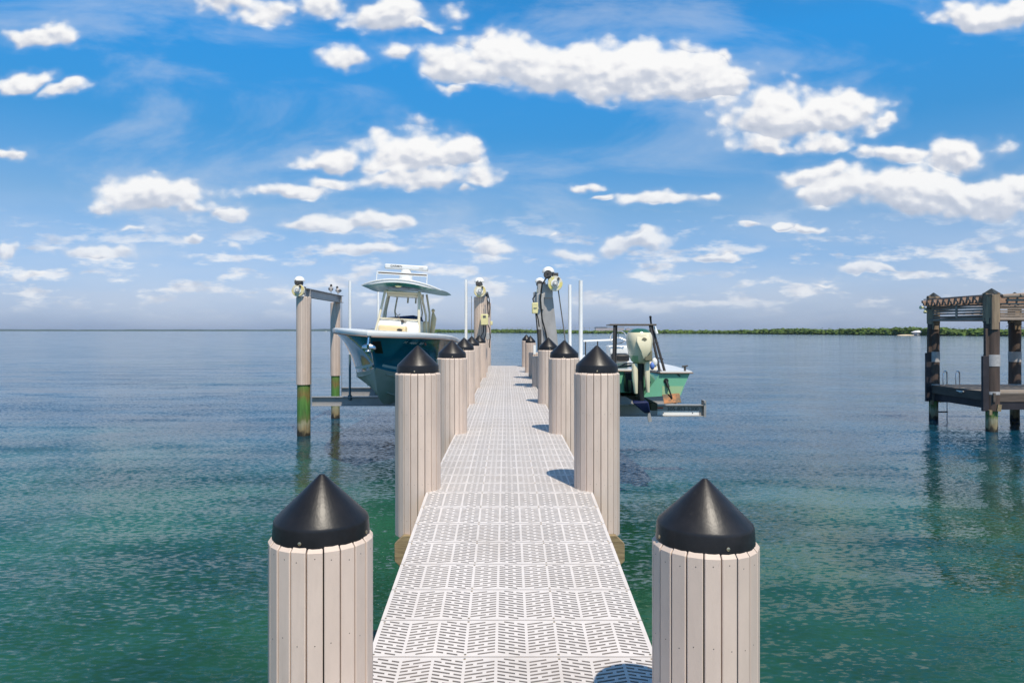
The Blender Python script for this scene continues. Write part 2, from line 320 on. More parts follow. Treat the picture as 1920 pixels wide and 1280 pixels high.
def water_material():
    m = bpy.data.materials.new('bay_water'); m.use_nodes = True
    nt = m.node_tree; b = nt.nodes['Principled BSDF']; N = nt.nodes.new; L = nt.links.new
    g = N('ShaderNodeNewGeometry')
    def noise(scale, sx, sy, detail, ang=0.0, off=0.0):
        mp = N('ShaderNodeMapping'); mp.inputs['Rotation'].default_value = (0, 0, R(ang)); mp.inputs['Scale'].default_value = (sx, sy, 1)
        mp.inputs['Location'].default_value = (off, off*.7, off*.3)
        L(g.outputs['Position'], mp.inputs[0])
        n = N('ShaderNodeTexNoise'); n.noise_dimensions = '2D'; L(mp.outputs[0], n.inputs[0]); n.inputs['Scale'].default_value = scale; n.inputs['Detail'].default_value = detail
        n.inputs['Roughness'].default_value = 0.5
        return n
    def slope(n, ax, ay):
        s = N('ShaderNodeVectorMath'); s.operation = 'SUBTRACT'; L(n.outputs['Color'], s.inputs[0]); s.inputs[1].default_value = (.5, .5, .5)
        t = N('ShaderNodeVectorMath'); t.operation = 'MULTIPLY'; L(s.outputs[0], t.inputs[0]); t.inputs[1].default_value = (ax, ay, 0)
        return t.outputs[0]
    def add(a, c):
        s = N('ShaderNodeVectorMath'); s.operation = 'ADD'; L(a, s.inputs[0]); L(c, s.inputs[1]); return s.outputs[0]
    # wind streak mask modulates the ripples
    patch = noise(0.05, 1, 2.6, 3, 12, 5)
    pr = N('ShaderNodeMapRange'); L(patch.outputs['Fac'], pr.inputs[0]); pr.inputs[1].default_value = 0.35; pr.inputs[2].default_value = 0.65; pr.inputs[3].default_value = 0.62; pr.inputs[4].default_value = 1.25
    small = slope(noise(17.0, 0.55, 1.3, 2.5, 15, 0), 0.24, 0.60)
    small2 = slope(noise(8.5, 0.5, 1.3, 2, -18, 9), 0.14, 0.32)
    sc = N('ShaderNodeVectorMath'); sc.operation = 'SCALE'; L(add(small, small2), sc.inputs[0]); L(pr.outputs[0], sc.inputs['Scale'])
    med = slope(noise(1.1, 0.45, 1.5, 2.0, 10, 3), 0.06, 0.18)
    big = slope(noise(0.30, 0.4, 1.9, 2.0, 12, 31), 0.03, 0.20)
    s = add(add(sc.outputs[0], med), big)
    s = add(s, g.outputs['Normal'])
    nn = N('ShaderNodeVectorMath'); nn.operation = 'NORMALIZE'; L(s, nn.inputs[0]); L(nn.outputs[0], b.inputs['Normal'])
    # body colour: sea green close in, bluer further out
    cn = noise(0.035, 1, 1.6, 4, 20, 77)
    sy = N('ShaderNodeSeparateXYZ'); L(g.outputs['Position'], sy.inputs[0])
    dm = N('ShaderNodeMapRange'); dm.interpolation_type = 'SMOOTHSTEP'; L(sy.outputs[1], dm.inputs[0]); dm.inputs[1].default_value = 5; dm.inputs[2].default_value = 26; dm.inputs[3].default_value = -0.12; dm.inputs[4].default_value = 0.28
    ds = N('ShaderNodeMath'); ds.operation = 'ADD'; L(cn.outputs['Fac'], ds.inputs[0]); L(dm.outputs[0], ds.inputs[1])
    r = N('ShaderNodeValToRGB'); L(ds.outputs[0], r.inputs[0]); e = r.color_ramp.elements
    e[0].position = 0.35; e[0].color = (0.015, 0.070, 0.038, 1); e[1].position = 0.7; e[1].color = (0.005, 0.046, 0.082, 1)
    gn = noise(0.28, 1, 1.5, 5, 33, 12)
    gr = N('ShaderNodeMapRange'); L(gn.outputs['Fac'], gr.inputs[0]); gr.inputs[1].default_value = 0.35; gr.inputs[2].default_value = 0.68; gr.inputs[3].default_value = 0.62; gr.inputs[4].default_value = 1.35
    gm = N('ShaderNodeVectorMath'); gm.operation = 'SCALE'; L(r.outputs[0], gm.inputs[0]); L(gr.outputs[0], gm.inputs['Scale'])
    L(gm.outputs[0], b.inputs['Base Color'])
    b.inputs['Roughness'].default_value = 0.07; b.inputs['IOR'].default_value = 1.33; b.inputs['Specular IOR Level'].default_value = 0.37
    return m
M_['water'] = water_material()

def foliage_material(name, c1, c2):
    m = mat(name, c1, 0.7, col2=c2, vscale=0.35, coords='Object', spec=0.2, detail=6)
    return island_var(m, 0.30)
M_['mangrove'] = foliage_material('mangrove_leaves', (0.12, 0.175, 0.035), (0.035, 0.07, 0.016))
M_['farwood'] = mat('far_wood', (0.03, 0.06, 0.045), 0.9, var=0.2, vscale=0.01)

# ------------------------------------------------------------------ mesh builder
class MB:
    def __init__(self): self.v = []; self.f = []; self.m = []
    def add(self, vs, fs, mi=0):
        o = len(self.v); self.v += [tuple(p) for p in vs]
        for f in fs: self.f.append([i+o for i in f]); self.m.append(mi)
        return self
    def box(self, c, s, mi=0, rot=None, pivot=None):
        x, y, z = s[0]/2, s[1]/2, s[2]/2
        vs = [Vector((a*x, b_*y, c_*z)) for a in (-1, 1) for b_ in (-1, 1) for c_ in (-1, 1)]
        if rot is not None: vs = [rot @ p for p in vs]
        vs = [p+Vector(c) for p in vs]
        return self.add(vs, [(0, 1, 3, 2), (4, 6, 7, 5), (0, 4, 5, 1), (2, 3, 7, 6), (0, 2, 6, 4), (1, 5, 7, 3)], mi)
    def bx(self, x0, x1, y0, y1, z0, z1, mi=0):
        return self.box(((x0+x1)/2, (y0+y1)/2, (z0+z1)/2), (x1-x0, y1-y0, z1-z0), mi)
    def tube(self, pts, r, n=10, mi=0, closed=False, cap=True):
        pts = [Vector(p) for p in pts]; rs = r if isinstance(r, (list, tuple)) else [r]*len(pts)
        rings = []; K = len(pts); up = None
        for i, p in enumerate(pts):
            if closed: d = pts[(i+1) % K]-pts[i-1]
            else: d = pts[min(i+1, K-1)]-pts[max(i-1, 0)]
            d.normalize()
            if up is None:
                up = Vector((0, 0, 1)) if abs(d.z) < 0.9 else Vector((0, 1, 0))
            a = d.cross(up).normalized(); up = a.cross(d).normalized()
            rings.append([p+(a*math.cos(t)+up*math.sin(t))*rs[i] for t in [2*PI*j/n for j in range(n)]])
        vs = [q for rg in rings for q in rg]; fs = []
        for i in range(K if closed else K-1):
            i2 = (i+1) % K
            for j in range(n): fs.append((i*n+j, i*n+(j+1) % n, i2*n+(j+1) % n, i2*n+j))
        if cap and not closed: fs += [tuple(range(n-1, -1, -1)), tuple((K-1)*n+j for j in range(n))]
        return self.add(vs, fs, mi)
    def lathe(self, prof, n=32, mi=0, c=(0, 0, 0), axis='Z', sx=1.0, sy=1.0):
        vs = []; c = Vector(c)
        for r_, z in prof:
            for j in range(n):
                t = 2*PI*j/n; p = Vector((r_*math.cos(t)*sx, r_*math.sin(t)*sy, z))
                if axis == 'Y': p = Vector((p.x, p.z, p.y))
                if axis == 'X': p = Vector((p.z, p.x, p.y))
                vs.append(p+c)
        fs = []
        for i in range(len(prof)-1):
            for j in range(n): fs.append((i*n+j, i*n+(j+1) % n, (i+1)*n+(j+1) % n, (i+1)*n+j))
        fs.append(tuple(range(n-1, -1, -1))); fs.append(tuple((len(prof)-1)*n+j for j in range(n)))
        return self.add(vs, fs, mi)
    def ball(self, c, r, n=16, m=10, mi=0, s=(1, 1, 1), z0=-1.0):
        prof = []
        for i in range(m+1):
            t = -PI/2+PI*i/m
            z = math.sin(t)
            if z < z0-1e-6: continue
            prof.append((max(1e-4, math.cos(t)), z))
        o = len(self.v); self.lathe(prof, n, mi)
        for k in range(o, len(self.v)):
            x, y, z = self.v[k]; self.v[k] = (c[0]+x*r*s[0], c[1]+y*r*s[1], c[2]+z*r*s[2])
        return self
    def loft(self, rings, mi=0, close=False, caps=True):
        n = len(rings[0]); vs = [p for r_ in rings for p in r_]; fs = []
        for i in range(len(rings)-1):
            for j in range(n if close else n-1):
                fs.append((i*n+j, i*n+(j+1) % n, (i+1)*n+(j+1) % n, (i+1)*n+j))
        if caps: fs += [tuple(range(n-1, -1, -1)), tuple((len(rings)-1)*n+j for j in range(n))]
        return self.add(vs, fs, mi)
    def prism(self, poly, d, mi=0, plane='XZ', off=0.0):
        """poly of 2D points extruded along the third axis from off to off+d"""
        def mk(a, b_, t):
            return {'XZ': (a, t, b_), 'YZ': (t, a, b_), 'XY': (a, b_, t)}[plane]
        n = len(poly)
        vs = [mk(a, b_, off) for a, b_ in poly]+[mk(a, b_, off+d) for a, b_ in poly]
        fs = [tuple(range(n-1, -1, -1)), tuple(range(n, 2*n))]+[(j, (j+1) % n, n+(j+1) % n, n+j) for j in range(n)]
        return self.add(vs, fs, mi)
    def mesh(self, name, mats, smooth=True, angle=35, recalc=True):
        me = bpy.data.meshes.new(name); me.from_pydata(self.v, [], self.f); me.update()
        for m in (mats if isinstance(mats, (list, tuple)) else [mats]): me.materials.append(M_[m])
        me.polygons.foreach_set('material_index', self.m)
        if recalc:
            import bmesh
            bm = bmesh.new(); bm.from_mesh(me); bmesh.ops.recalc_face_normals(bm, faces=bm.faces); bm.to_mesh(me); bm.free()
        if smooth:
            me.polygons.foreach_set('use_smooth', [True]*len(me.polygons)); me.set_sharp_from_angle(angle=R(angle))
        me.update(); return me
    def obj(self, name, mats, parent=None, bevel=0.0, **k):
        return link(name, self.mesh(name, mats, **k), parent, bevel)

def link(name, data, parent=None, bevel=0.0, loc=None):
    o = bpy.data.objects.new(name, data); C.objects.link(o)
    if parent is not None: o.parent = parent
    if loc is not None: o.location = loc
    if bevel:
        b = o.modifiers.new('bevel', 'BEVEL'); b.width = bevel; b.segments = 2; b.limit_method = 'ANGLE'; b.angle_limit = R(40)
    return o
def tag(o, label, cat, group=None, kind=None):
    if label: o['label'] = label
    if cat: o['category'] = cat
    if group: o['group'] = group
    if kind: o['kind'] = kind
    return o
def thing(name, label, cat, loc=(0, 0, 0), rz=0.0, group=None):
    o = bpy.data.objects.new(name, None); C.objects.link(o); o.location = loc; o.rotation_euler = (0, 0, rz); o.empty_display_size = 0.2
    return tag(o, label, cat, group)
def struct(o): o['kind'] = 'structure'; return o
def text(s, size, m, name, parent, loc, rot, ext=0.001, shear=0.0, xs=1.0, bold=0.0):
    cu = bpy.data.curves.new(name, 'FONT'); cu.body = s; cu.size = size; cu.extrude = ext; cu.shear = shear; cu.offset = bold
    cu.align_x = 'CENTER'; cu.align_y = 'CENTER'
    tmp = bpy.data.objects.new('tmp', cu); C.objects.link(tmp)
    dg = bpy.context.evaluated_depsgraph_get(); dg.update()
    me = bpy.data.meshes.new_from_object(tmp.evaluated_get(dg)); me.name = name
    bpy.data.objects.remove(tmp); me.materials.clear(); me.materials.append(M_[m])
    o = link(name, me, parent); o.location = loc; o.rotation_euler = rot; o.scale = (xs, 1, 1)
    return o

# ================================================================== WATER
def build_water():
    b = MB(); S = 14000
    b.add([(-S, -400, 0), (S, -400, 0), (S, S, 0), (-S, S, 0)], [(0, 1, 2, 3)])
    o = b.obj('water', 'water', smooth=False, recalc=False); struct(o)
build_water()

# ================================================================== DOCK
DECK = 1.79; SL = 0.0954; YB = 5.0; W0, W1 = -0.585, 0.635; CX = 0.025; PW = 1.22
PITCH = 0.3015
def deck_panel_mesh():
    """one injection-moulded deck panel, herringbone slots cut right through"""
    walls = []; top = 0.0; T = 0.034; Lp = PITCH-0.009; v = []; f = []
    x0, x1 = -PW/2, PW/2; nc = 9; em = 0.012; cw = (PW-2*em)/nc
    def quad(a, b_, c, d):
        o = len(v); v.extend((a, b_, c, d)); f.append((o, o+1, o+2, o+3))
    for (a, b_) in ((x0, x0+em), (x1-em, x1)):
        quad((a, 0, 0), (b_, 0, 0), (b_, Lp, 0), (a, Lp, 0))
    rows = 12; rp = (Lp-0.016)/rows; sw = 0.0102; mb = 0.006
    for c in range(nc):
        ca = x0+em+c*cw; cb_ = ca+cw; s = 0.25 if c % 2 else -0.25; xc = (ca+cb_)/2
        rib = 0.0065; a = ca+rib; b_ = cb_-rib; w = b_-a
        slots = []
        for k in range(-1, rows+1):
            yk = 0.008+rp*(k+0.5)
            if k % 2: segs = [(0, .60), (.73, 1)]
            else: segs = [(0, .26), (.39, 1)]
            for (p, q) in segs:
                xa, xb = a+w*p, a+w*q
                # clip in x so that the slot stays inside the panel
                lo, hi = mb+sw/2, Lp-mb-sw/2
                xa2, xb2 = xa, xb
                for _ in range(1):
                    ylo = (lo-yk)/s+xc; yhi = (hi-yk)/s+xc
                    mn, mx = min(ylo, yhi), max(ylo, yhi)
                    xa2, xb2 = max(xa, mn), min(xb, mx)
                if xb2-xa2 > 0.012: slots.append((xa2, xb2, yk))
        bps = sorted(set([ca, cb_]+[t[0] for t in slots]+[t[1] for t in slots]))
        bp2 = [bps[0]]
        for t in bps[1:]:
            if t-bp2[-1] > 1e-6: bp2.append(t)
        for i in range(len(bp2)-1):
            xa, xb = bp2[i], bp2[i+1]; xm = (xa+xb)/2
            act = sorted([t for t in slots if t[0] < xm < t[1]], key=lambda t: t[2])
            pa = pb = 0.0
            for t in act:
                ya = t[2]+s*(xa-xc)-sw/2; yb = t[2]+s*(xb-xc)-sw/2
                quad((xa, pa, 0), (xb, pb, 0), (xb, yb, 0), (xa, ya, 0))
                pa, pb = ya+sw, yb+sw
            quad((xa, pa, 0), (xb, pb, 0), (xb, Lp, 0), (xa, Lp, 0))
        for (xa, xb, yk) in slots:
            ya, yb = yk+s*(xa-xc), yk+s*(xb-xc); h = sw/2
            A, B, D, E = (xa, ya-h), (xb, yb-h), (xb, yb+h), (xa, ya+h)
            for P, Q in ((A, B), (B, D), (D, E), (E, A)):
                walls.append(len(f)); quad((Q[0], Q[1], 0), (P[0], P[1], 0), (P[0], P[1], -T), (Q[0], Q[1], -T))
    for P, Q in (((x0, 0), (x1, 0)), ((x1, 0), (x1, Lp)), ((x1, Lp), (x0, Lp)), ((x0, Lp), (x0, 0))):
        quad((P[0], P[1], 0), (Q[0], Q[1], 0), (Q[0], Q[1], -0.04), (P[0], P[1], -0.04))
    me = bpy.data.meshes.new('deck_panel'); me.from_pydata(v, [], f)
    me.materials.append(M_['panel']); me.materials.append(M_['brass'])
    # screws at the joints
    sv = []; sf = []
    b = MB(); b.v = v; b.f = [list(t) for t in f]; b.m = [0]*len(f)
    for k in walls: b.m[k] = 2  # slot walls get a darker colour than the panel top
    for sx in (-PW/2+0.02, -PW/2+0.012+3*cw, PW/2-0.012-3*cw, PW/2-0.02):
        for sy in (0.012, Lp-0.012):
            b.lathe([(0.0055, 0.0), (0.0055, 0.0012), (0.003, 0.0016)], 8, 1, (sx, sy, 0.0))
    me = bpy.data.meshes.new('deck_panel'); me.from_pydata(b.v, [], b.f)
    me.materials.append(M_['panel']); me.materials.append(M_['brass']); me.materials.append(M_['slotwall']); me.polygons.foreach_set('material_index', b.m); me.update()
    return me
pm = deck_panel_mesh()
walk = thing('dock_walkway', 'long level white slotted plastic dock walkway between the capped pilings', 'dock', (CX, YB, DECK))
n_lv = int((23.2-YB)/PITCH)
for i in range(n_lv):
    o = link('deck_panel', pm, walk); o.location = (random.uniform(-.001, .001), i*PITCH+0.002, random.uniform(-.0008, .0008))
b = MB()
for x in (-0.50, 0.0, 0.50): b.bx(x-0.02, x+0.02, 0.0, n_lv*PITCH, -0.20, -0.042)
b.obj('stringer', 'joist', walk)
b = MB()
for s in (-1, 1): b.bx(s*0.578-.02, s*0.578+.02, 0.01, n_lv*PITCH, -0.175, -0.042)
b.bx(-.558, .558, n_lv*PITCH-0.04, n_lv*PITCH, -0.17, -0.043)
b.obj('edge_board', 'timber', walk)
ramp = thing('dock_ramp', 'white slotted plastic ramp in the foreground sloping up to the level walkway', 'ramp', (CX, YB, DECK))
ramp.rotation_euler = (math.atan(SL), 0, 0)
n_rp = 23
for i in range(n_rp):
    o = link('deck_panel', pm, ramp); o.location = (random.uniform(-.001, .001), -(i+1)*PITCH, 0)
b = MB()
for x in (-0.50, 0.0, 0.50): b.bx(x-0.02, x+0.02, -n_rp*PITCH, -0.02, -0.20, -0.042)
b.obj('stringer', 'joist', ramp)
b = MB()
for s in (-1, 1): b.bx(s*0.578-.02, s*0.578+.02, -n_rp*PITCH, -0.02, -0.17, -0.042)
b.obj('edge_board', 'timber', ramp)

# ---- pilings
def wrap_mesh(Rr, h, n=20, nails=True):
    b = MB(); t = 0.024; gap = 0.0055
    ri = Rr-t; a2 = PI/n
    hw = Rr*math.tan(a2)-gap/2; hwi = ri*math.tan(a2)-gap/2; ch = 0.016
    rc = Rr*0.995
    for k in range(n):
        an = 2*a2*k; rad = Vector((math.cos(an), math.sin(an), 0)); tg = Vector((-math.sin(an), math.cos(an), 0))
        dz = random.uniform(-0.0015, 0.0015); dr = random.uniform(-0.0012, 0.0012)
        ring = []
        for (z, ro) in ((-h, rc+dr), (-ch+dz, rc+dr), (dz, rc-ch*0.9+dr)):
            w_o = hw*(ro/rc)
            ring.append([rad*ri-tg*hwi+Vector((0, 0, z)), rad*(ro-.0025)-tg*w_o+Vector((0, 0, z)), rad*ro-tg*(w_o-.0025)+Vector((0, 0, z)),
                         rad*ro+tg*(w_o-.0025)+Vector((0, 0, z)), rad*(ro-.0025)+tg*w_o+Vector((0, 0, z)), rad*ri+tg*hwi+Vector((0, 0, z))])
        b.loft(ring, 0, close=True)
        if nails:
            for zz in (-0.045, -0.30, -0.56, -0.82, -1.08):
                if zz < -h+0.04: continue
                zc = zz+random.uniform(-.012, .012); tx = random.uniform(-.006, .006)
                c = rad*(rc+dr+0.0006)+tg*tx+Vector((0, 0, zc)); q = 0.0019
                vs = [c+tg*q*math.cos(w)+Vector((0, 0, 1))*q*math.sin(w) for w in [2*PI*j/6 for j in range(6)]]
                b.add(vs, [tuple(range(6))], 1)
    me = b.mesh('plank_wrap', ['wrap', 'nail'], smooth=False, recalc=True)
    return me
def cap_mesh(r, n=48):
    b = MB()
    b.lathe([(r*1.01, 0.0), (r*1.01, 0.004), (r*0.990, 0.050), (r*0.985, 0.055), (r*0.965, 0.063), (0.013, 0.200), (0.008, 0.2045), (0.001, 0.206)], n)
    return b.mesh('cap', 'cap', angle=26)
def core_mesh(r, z0, z1):
    b = MB(); b.lathe([(r*1.04, z0), (r, (z0+z1)/2), (r*.98, z1)], 20); return b.mesh('timber_core', 'pile')
screw_b = MB(); screw_b.lathe([(0.006, 0), (0.006, 0.002), (0.003, 0.0035)], 8, 0, axis='X'); screw_me = screw_b.mesh('cap_screw', 'brass')
WM = {}
def piling(x, y, ztop, label, Rr=0.172, zbot=1.45, cap=True, rz=0.0, group='beige wrapped pilings with black cone caps beside the walkway', name='dock_piling', cat='piling', nails=True, screws=True):
    t = thing(name, label, cat, (x, y, -1.2), rz, group)
    zt = ztop+1.2; h = ztop-zbot
    key = (round(Rr, 3), round(h, 2), nails)
    if key not in WM: WM[key] = (wrap_mesh(Rr, h, nails=nails), core_mesh(Rr-0.026, 0, zt-0.012), cap_mesh(Rr*0.925))
    wm, cm, cp = WM[key]
    link('plank_wrap', wm, t, loc=(0, 0, zt))
    link('timber_core', cm, t)
    if cap:
        c = link('cap', cp, t, loc=(0, 0, zt-0.006)); c.rotation_euler = (random.uniform(-.012, .012), random.uniform(-.012, .012), 0)
        if screws:
            for a in (0, 90, 180, 270):
                r_ = Rr*0.925
                s = link('cap_screw', screw_me, c); s.location = (r_*math.cos(R(a)), r_*math.sin(R(a)), 0.018); s.rotation_euler = (0, 0, R(a))
    return t
piling(-0.627, 2.32, 2.285, 'large wrapped piling with black cone cap, in the left foreground beside the ramp', rz=R(-100))
piling(0.663, 2.28, 2.278, 'large wrapped piling with black cone cap, in the right foreground beside the ramp', rz=R(-80))
ord_ = ['second', 'third', 'fourth', 'fifth', 'sixth']
for i, (x, y) in enumerate([(-0.665, 5.15), (-0.63, 7.95), (-0.683, 11.1), (-0.715, 14.2), (-0.68, 17.4)]):
    extra = {0: ', against the teal hull', 4: ', nearest the tall lift piling'}.get(i, '')
    piling(x, y, 2.66, '%s capped piling from the camera on the left walkway edge%s' % (ord_[i], extra), rz=R(-90+random.uniform(-8, 8)), Rr=[.170, .176, .172, .172, .172][i])
for i, (x, y, rr) in enumerate([(0.686, 5.17, .172), (0.676, 7.95, .178), (0.69, 11.15, .172)]):
    extra = ['', ', below the lift cable', ', below the leaning lift mast'][i]
    piling(x, y, 2.66, '%s capped piling from the camera on the right walkway edge%s' % (ord_[i], extra), rz=R(-90+random.uniform(-8, 8)), Rr=rr)
piling(0.69, 19.4, 2.63, 'narrow black capped piling near the far right end of the walkway, nearer of two', Rr=.155, rz=R(10))
piling(0.665, 22.4, 2.65, 'farthest black capped piling at the right end corner of the walkway', Rr=.150, rz=R(30))
gs = 'short uncapped wrapped posts at the right edge of the walkway'
piling(0.72, 14.5, 2.42, 'short uncapped wrapped post on the right edge, lower and nearer of the two', cap=False, Rr=.17, group=gs, name='dock_post', cat='post')
piling(0.74, 17.3, 2.42, 'short uncapped wrapped post on the right edge, just beyond the nearer short post', cap=False, Rr=.17, group=gs, name='dock_post', cat='post')

# timber cross beams with clipped corners under the walkway, clamped to each pair of pilings
cb_names = ['under the second pair of pilings where the ramp meets the walkway', 'under the third pair of pilings', 'under the fourth pair of pilings', 'below the fifth left piling', 'below the sixth left piling', 'under the far end of the walkway']
for i, y in enumerate((5.15, 7.95, 11.1, 14.2, 17.4, 22.4)):
    t = thing('cross_beam', 'pale yellowish timber cross beam with clipped corners, '+cb_names[i], 'beam', (CX, y, 1.40), 0, 'timber cross beams under the walkway')
    for s in (-1, 1):
        b = MB(); hw = 0.835; z0, z1, c = -0.16, 0.085, 0.06
        if y < 6 and s < 0: pass
        poly = [(-hw+c, z0), (hw-c, z0), (hw, z0+c), (hw, z1-c), (hw-c, z1), (-hw+c, z1), (-hw, z1-c), (-hw, z0+c)]
        b.prism(poly, 0.05, 0, 'XZ', s*0.175-0.025)
        b.obj('plank', 'timber', t, bevel=0.004)
    b = MB()
    for x in (-0.6, 0.0, 0.6): b.bx(x-.04, x+.04, -.14, .14, 0.0, 0.155)
    b.obj('packer_block', 'joist', t)
tag(thing('near_support', 'timber cross beam under the near end of the ramp', 'beam', (CX, 2.3, 0.9)), None, None)
bpy.data.objects.remove(bpy.data.objects['near_support'])

# ================================================================== LEFT BOAT LIFT
LG = 'tall wrapped pilings of the left boat lift'
def lift_pile(x, y, ztop, Rr, label, zb=1.45):
    return piling(x, y, ztop, label, Rr=Rr, zbot=zb, cap=False, group=LG, name='lift_piling', nails=False)
lift_pile(-5.75, 19.4, 3.93, .208, 'outer near lift piling, green algae below its wrap, left of the teal boat')
lift_pile(-5.80, 23.2, 3.93, .168, 'outer far lift piling, just beside the bow of the teal boat')
lift_pile(-0.72, 19.4, 3.93, .195, 'inner near lift piling beside the walkway with the yellow control box on it')
lift_pile(-0.70, 23.4, 3.93, .180, 'inner far lift piling at the end corner of the walkway')

def ibeam_y(b, x, y0, y1, z0, z1, w=0.16, t=0.015, mi=0):
    b.bx(x-w/2, x+w/2, y0, y1, z1-t, z1, mi); b.bx(x-w/2, x+w/2, y0, y1, z0, z0+t, mi); b.bx(x-t/2, x+t/2, y0, y1, z0+t, z1-t, mi)
def ibeam_x(b, y, x0, x1, z0, z1, w=0.16, t=0.015, mi=0):
    b.bx(x0, x1, y-w/2, y+w/2, z1-t, z1, mi); b.bx(x0, x1, y-w/2, y+w/2, z0, z0+t, mi); b.bx(x0, x1, y-t/2, y+t/2, z0+t, z1-t, mi)

def hoist(parent, x, y, z, r=0.175, drum='drum', dome_dx=0.0, s=1.0):
    """motor seen end on: a flat drum facing the camera with a domed cover above"""
    root = MB()
    root.bx(x-.12*s, x+.12*s, y-.02, y+.30, z-.10*s, z+.12*s); root.bx(x-.05*s, x+.07*s, y-.02, y+.14, z+.12*s, z+.22*s)
    hb = root.obj('hoist_motor', 'grime', parent, bevel=.008)
    d = MB()
    d.lathe([(r*.96, 0), (r, .008), (r, .05), (r*.97, .058)], 32, 0, (x, y-0.10, z), 'Y')
    d.lathe([(r*1.02, 0.0), (r*1.02, .02)], 32, 2, (x, y-0.042, z), 'Y')
    d.lathe([(r*.56, 0), (r*.56, .03)], 28, 1, (x, y-0.118, z), 'Y')
    d.lathe([(r*.30, 0), (r*.36, .01), (r*.36, .07)], 24, 3, (x, y-0.18, z), 'Y')
    d.lathe([(r*.14, 0), (r*.14, .02)], 12, 1, (x, y-0.19, z), 'Y')
    d.obj('drum_plate', [drum, 'dome', 'dome', 'grey'], hb)
    e = MB(); e.lathe([(r*.17, 0), (r*.17, .05)], 12, 0, (x+r*.42, y-0.16, z+r*.62), 'Y'); e.obj('grease_cap', 'grime', hb)
    c = MB(); c.ball((x+dome_dx, y+.06, z+r*1.55), r*.86, 24, 14, 0, (1, 1.15, .92), -0.12); c.obj('motor_cover', 'dome', hb)
    m = MB(); m.lathe([(r*.5, 0), (r*.55, .05), (r*.55, .25), (r*.4, .3)], 16, 0, (x+dome_dx-.01, y-.1, z+r*1.28), 'Y')
    for k in range(5): m.box((x+dome_dx+random.uniform(-.09, .09), y-.09, z+r*1.2+random.uniform(-.05, .04)), (.035, .05, .03))
    m.obj('gearbox', 'grime', hb)
    return hb

lift = thing('boat_lift', 'aluminium four post boat lift with cradle beams carrying the teal boat', 'boat lift', (-3.2, 21.3, 0))
def P(o, root): # keep world coordinates of geometry under a moved root
    o.matrix_parent_inverse = root.matrix_world.inverted(); return o
bpy.context.view_layer.update()
IL = Matrix.Translation((3.2, -21.3, 0))
class LB(MB):
    inv = Matrix.Identity(4)
    def obj(self, *a, **k):
        self.v = [tuple(self.inv @ Vector(p)) for p in self.v]; return super().obj(*a, **k)
def off(o, dx, dy, dz=0):
    o.location = (o.location[0]+dx, o.location[1]+dy, o.location[2]+dz); return o
LXO, LYO = 3.2, -21.3
b = MB(); ibeam_y(b, -5.68, 19.25, 23.5, 3.93, 4.17, 0.18)
for y in (19.5, 23.2): b.bx(-5.70, -5.58, y-.01, y+.01, 3.95, 4.15)
tb = off(b.obj('top_beam', 'alu', lift), LXO, LYO)
t_ = text('NEPTUNE', 0.12, 'ink', 'beam_lettering', tb, (-5.669, 21.0, 4.05), (R(90), 0, R(90)))
bpy.data.objects.remove(t_)
b = MB(); b.bx(-5.672, -5.670, 20.6, 21.5, 4.03, 4.09); 
pl = b.obj('name_plate', 'grey', tb)
b = MB(); ibeam_y(b, -0.66, 19.25, 23.6, 3.93, 4.12, 0.16); off(b.obj('top_beam', 'alu', lift), LXO, LYO)
h1 = off(hoist(lift, -5.83, 19.2, 4.10), LXO, LYO)
h2 = off(hoist(lift, -0.735, 19.2, 4.08, .168, dome_dx=-.02), LXO, LYO)
b = MB(); ibeam_x(b, 19.42, -5.52, -0.95, 0.84, 1.10, 0.17); off(b.obj('cradle_beam', 'alu', lift), LXO, LYO)
b = MB(); ibeam_x(b, 23.2, -5.60, -0.95, 0.76, 1.05, 0.17); off(b.obj('cradle_beam', 'alu', lift), LXO, LYO)
# bunks the hull rests on
for s in (-1, 1):
    b = MB(); b.box((-2.8+s*.62, 21.3, 1.17), (.14, 4.6, .10), 0, Matrix.Rotation(s*R(-16), 3, 'Y')); 
    b.bx(-2.8+s*.62-.03, -2.8+s*.62+.03, 19.4, 19.5, 1.05, 1.16); b.bx(-2.8+s*.62-.03, -2.8+s*.62+.03, 23.1, 23.2, 1.03, 1.16)
    off(b.obj('bunk', 'joist', lift), LXO, LYO)
for (x, y, zt) in ((-4.44, 19.4, 4.39), (-4.35, 23.2, 4.29), (-1.14, 19.4, 4.42), (-0.97, 23.25, 4.2)):
    b = MB(); b.tube([(x, y, 2.3), (x, y, zt)], .040, 14); gp = off(b.obj('guide_pole', 'pvc', lift), LXO, LYO)
    b = MB(); b.tube([(x, y, 1.0), (x, y, 2.32)], .034, 12); b.tube([(x, y, 1.02), (x, y, 1.14)], .06, 12)
    b.obj('guide_pipe', 'pipe', gp)
for (x, y) in ((-5.50, 19.25), (-5.56, 23.1), (-0.98, 19.3), (-0.97, 23.2)):
    b = MB(); b.tube([(x, y, 0.9), (x, y, 3.95)], .008, 6); off(b.obj('lift_cable', 'wire', lift), LXO, LYO)
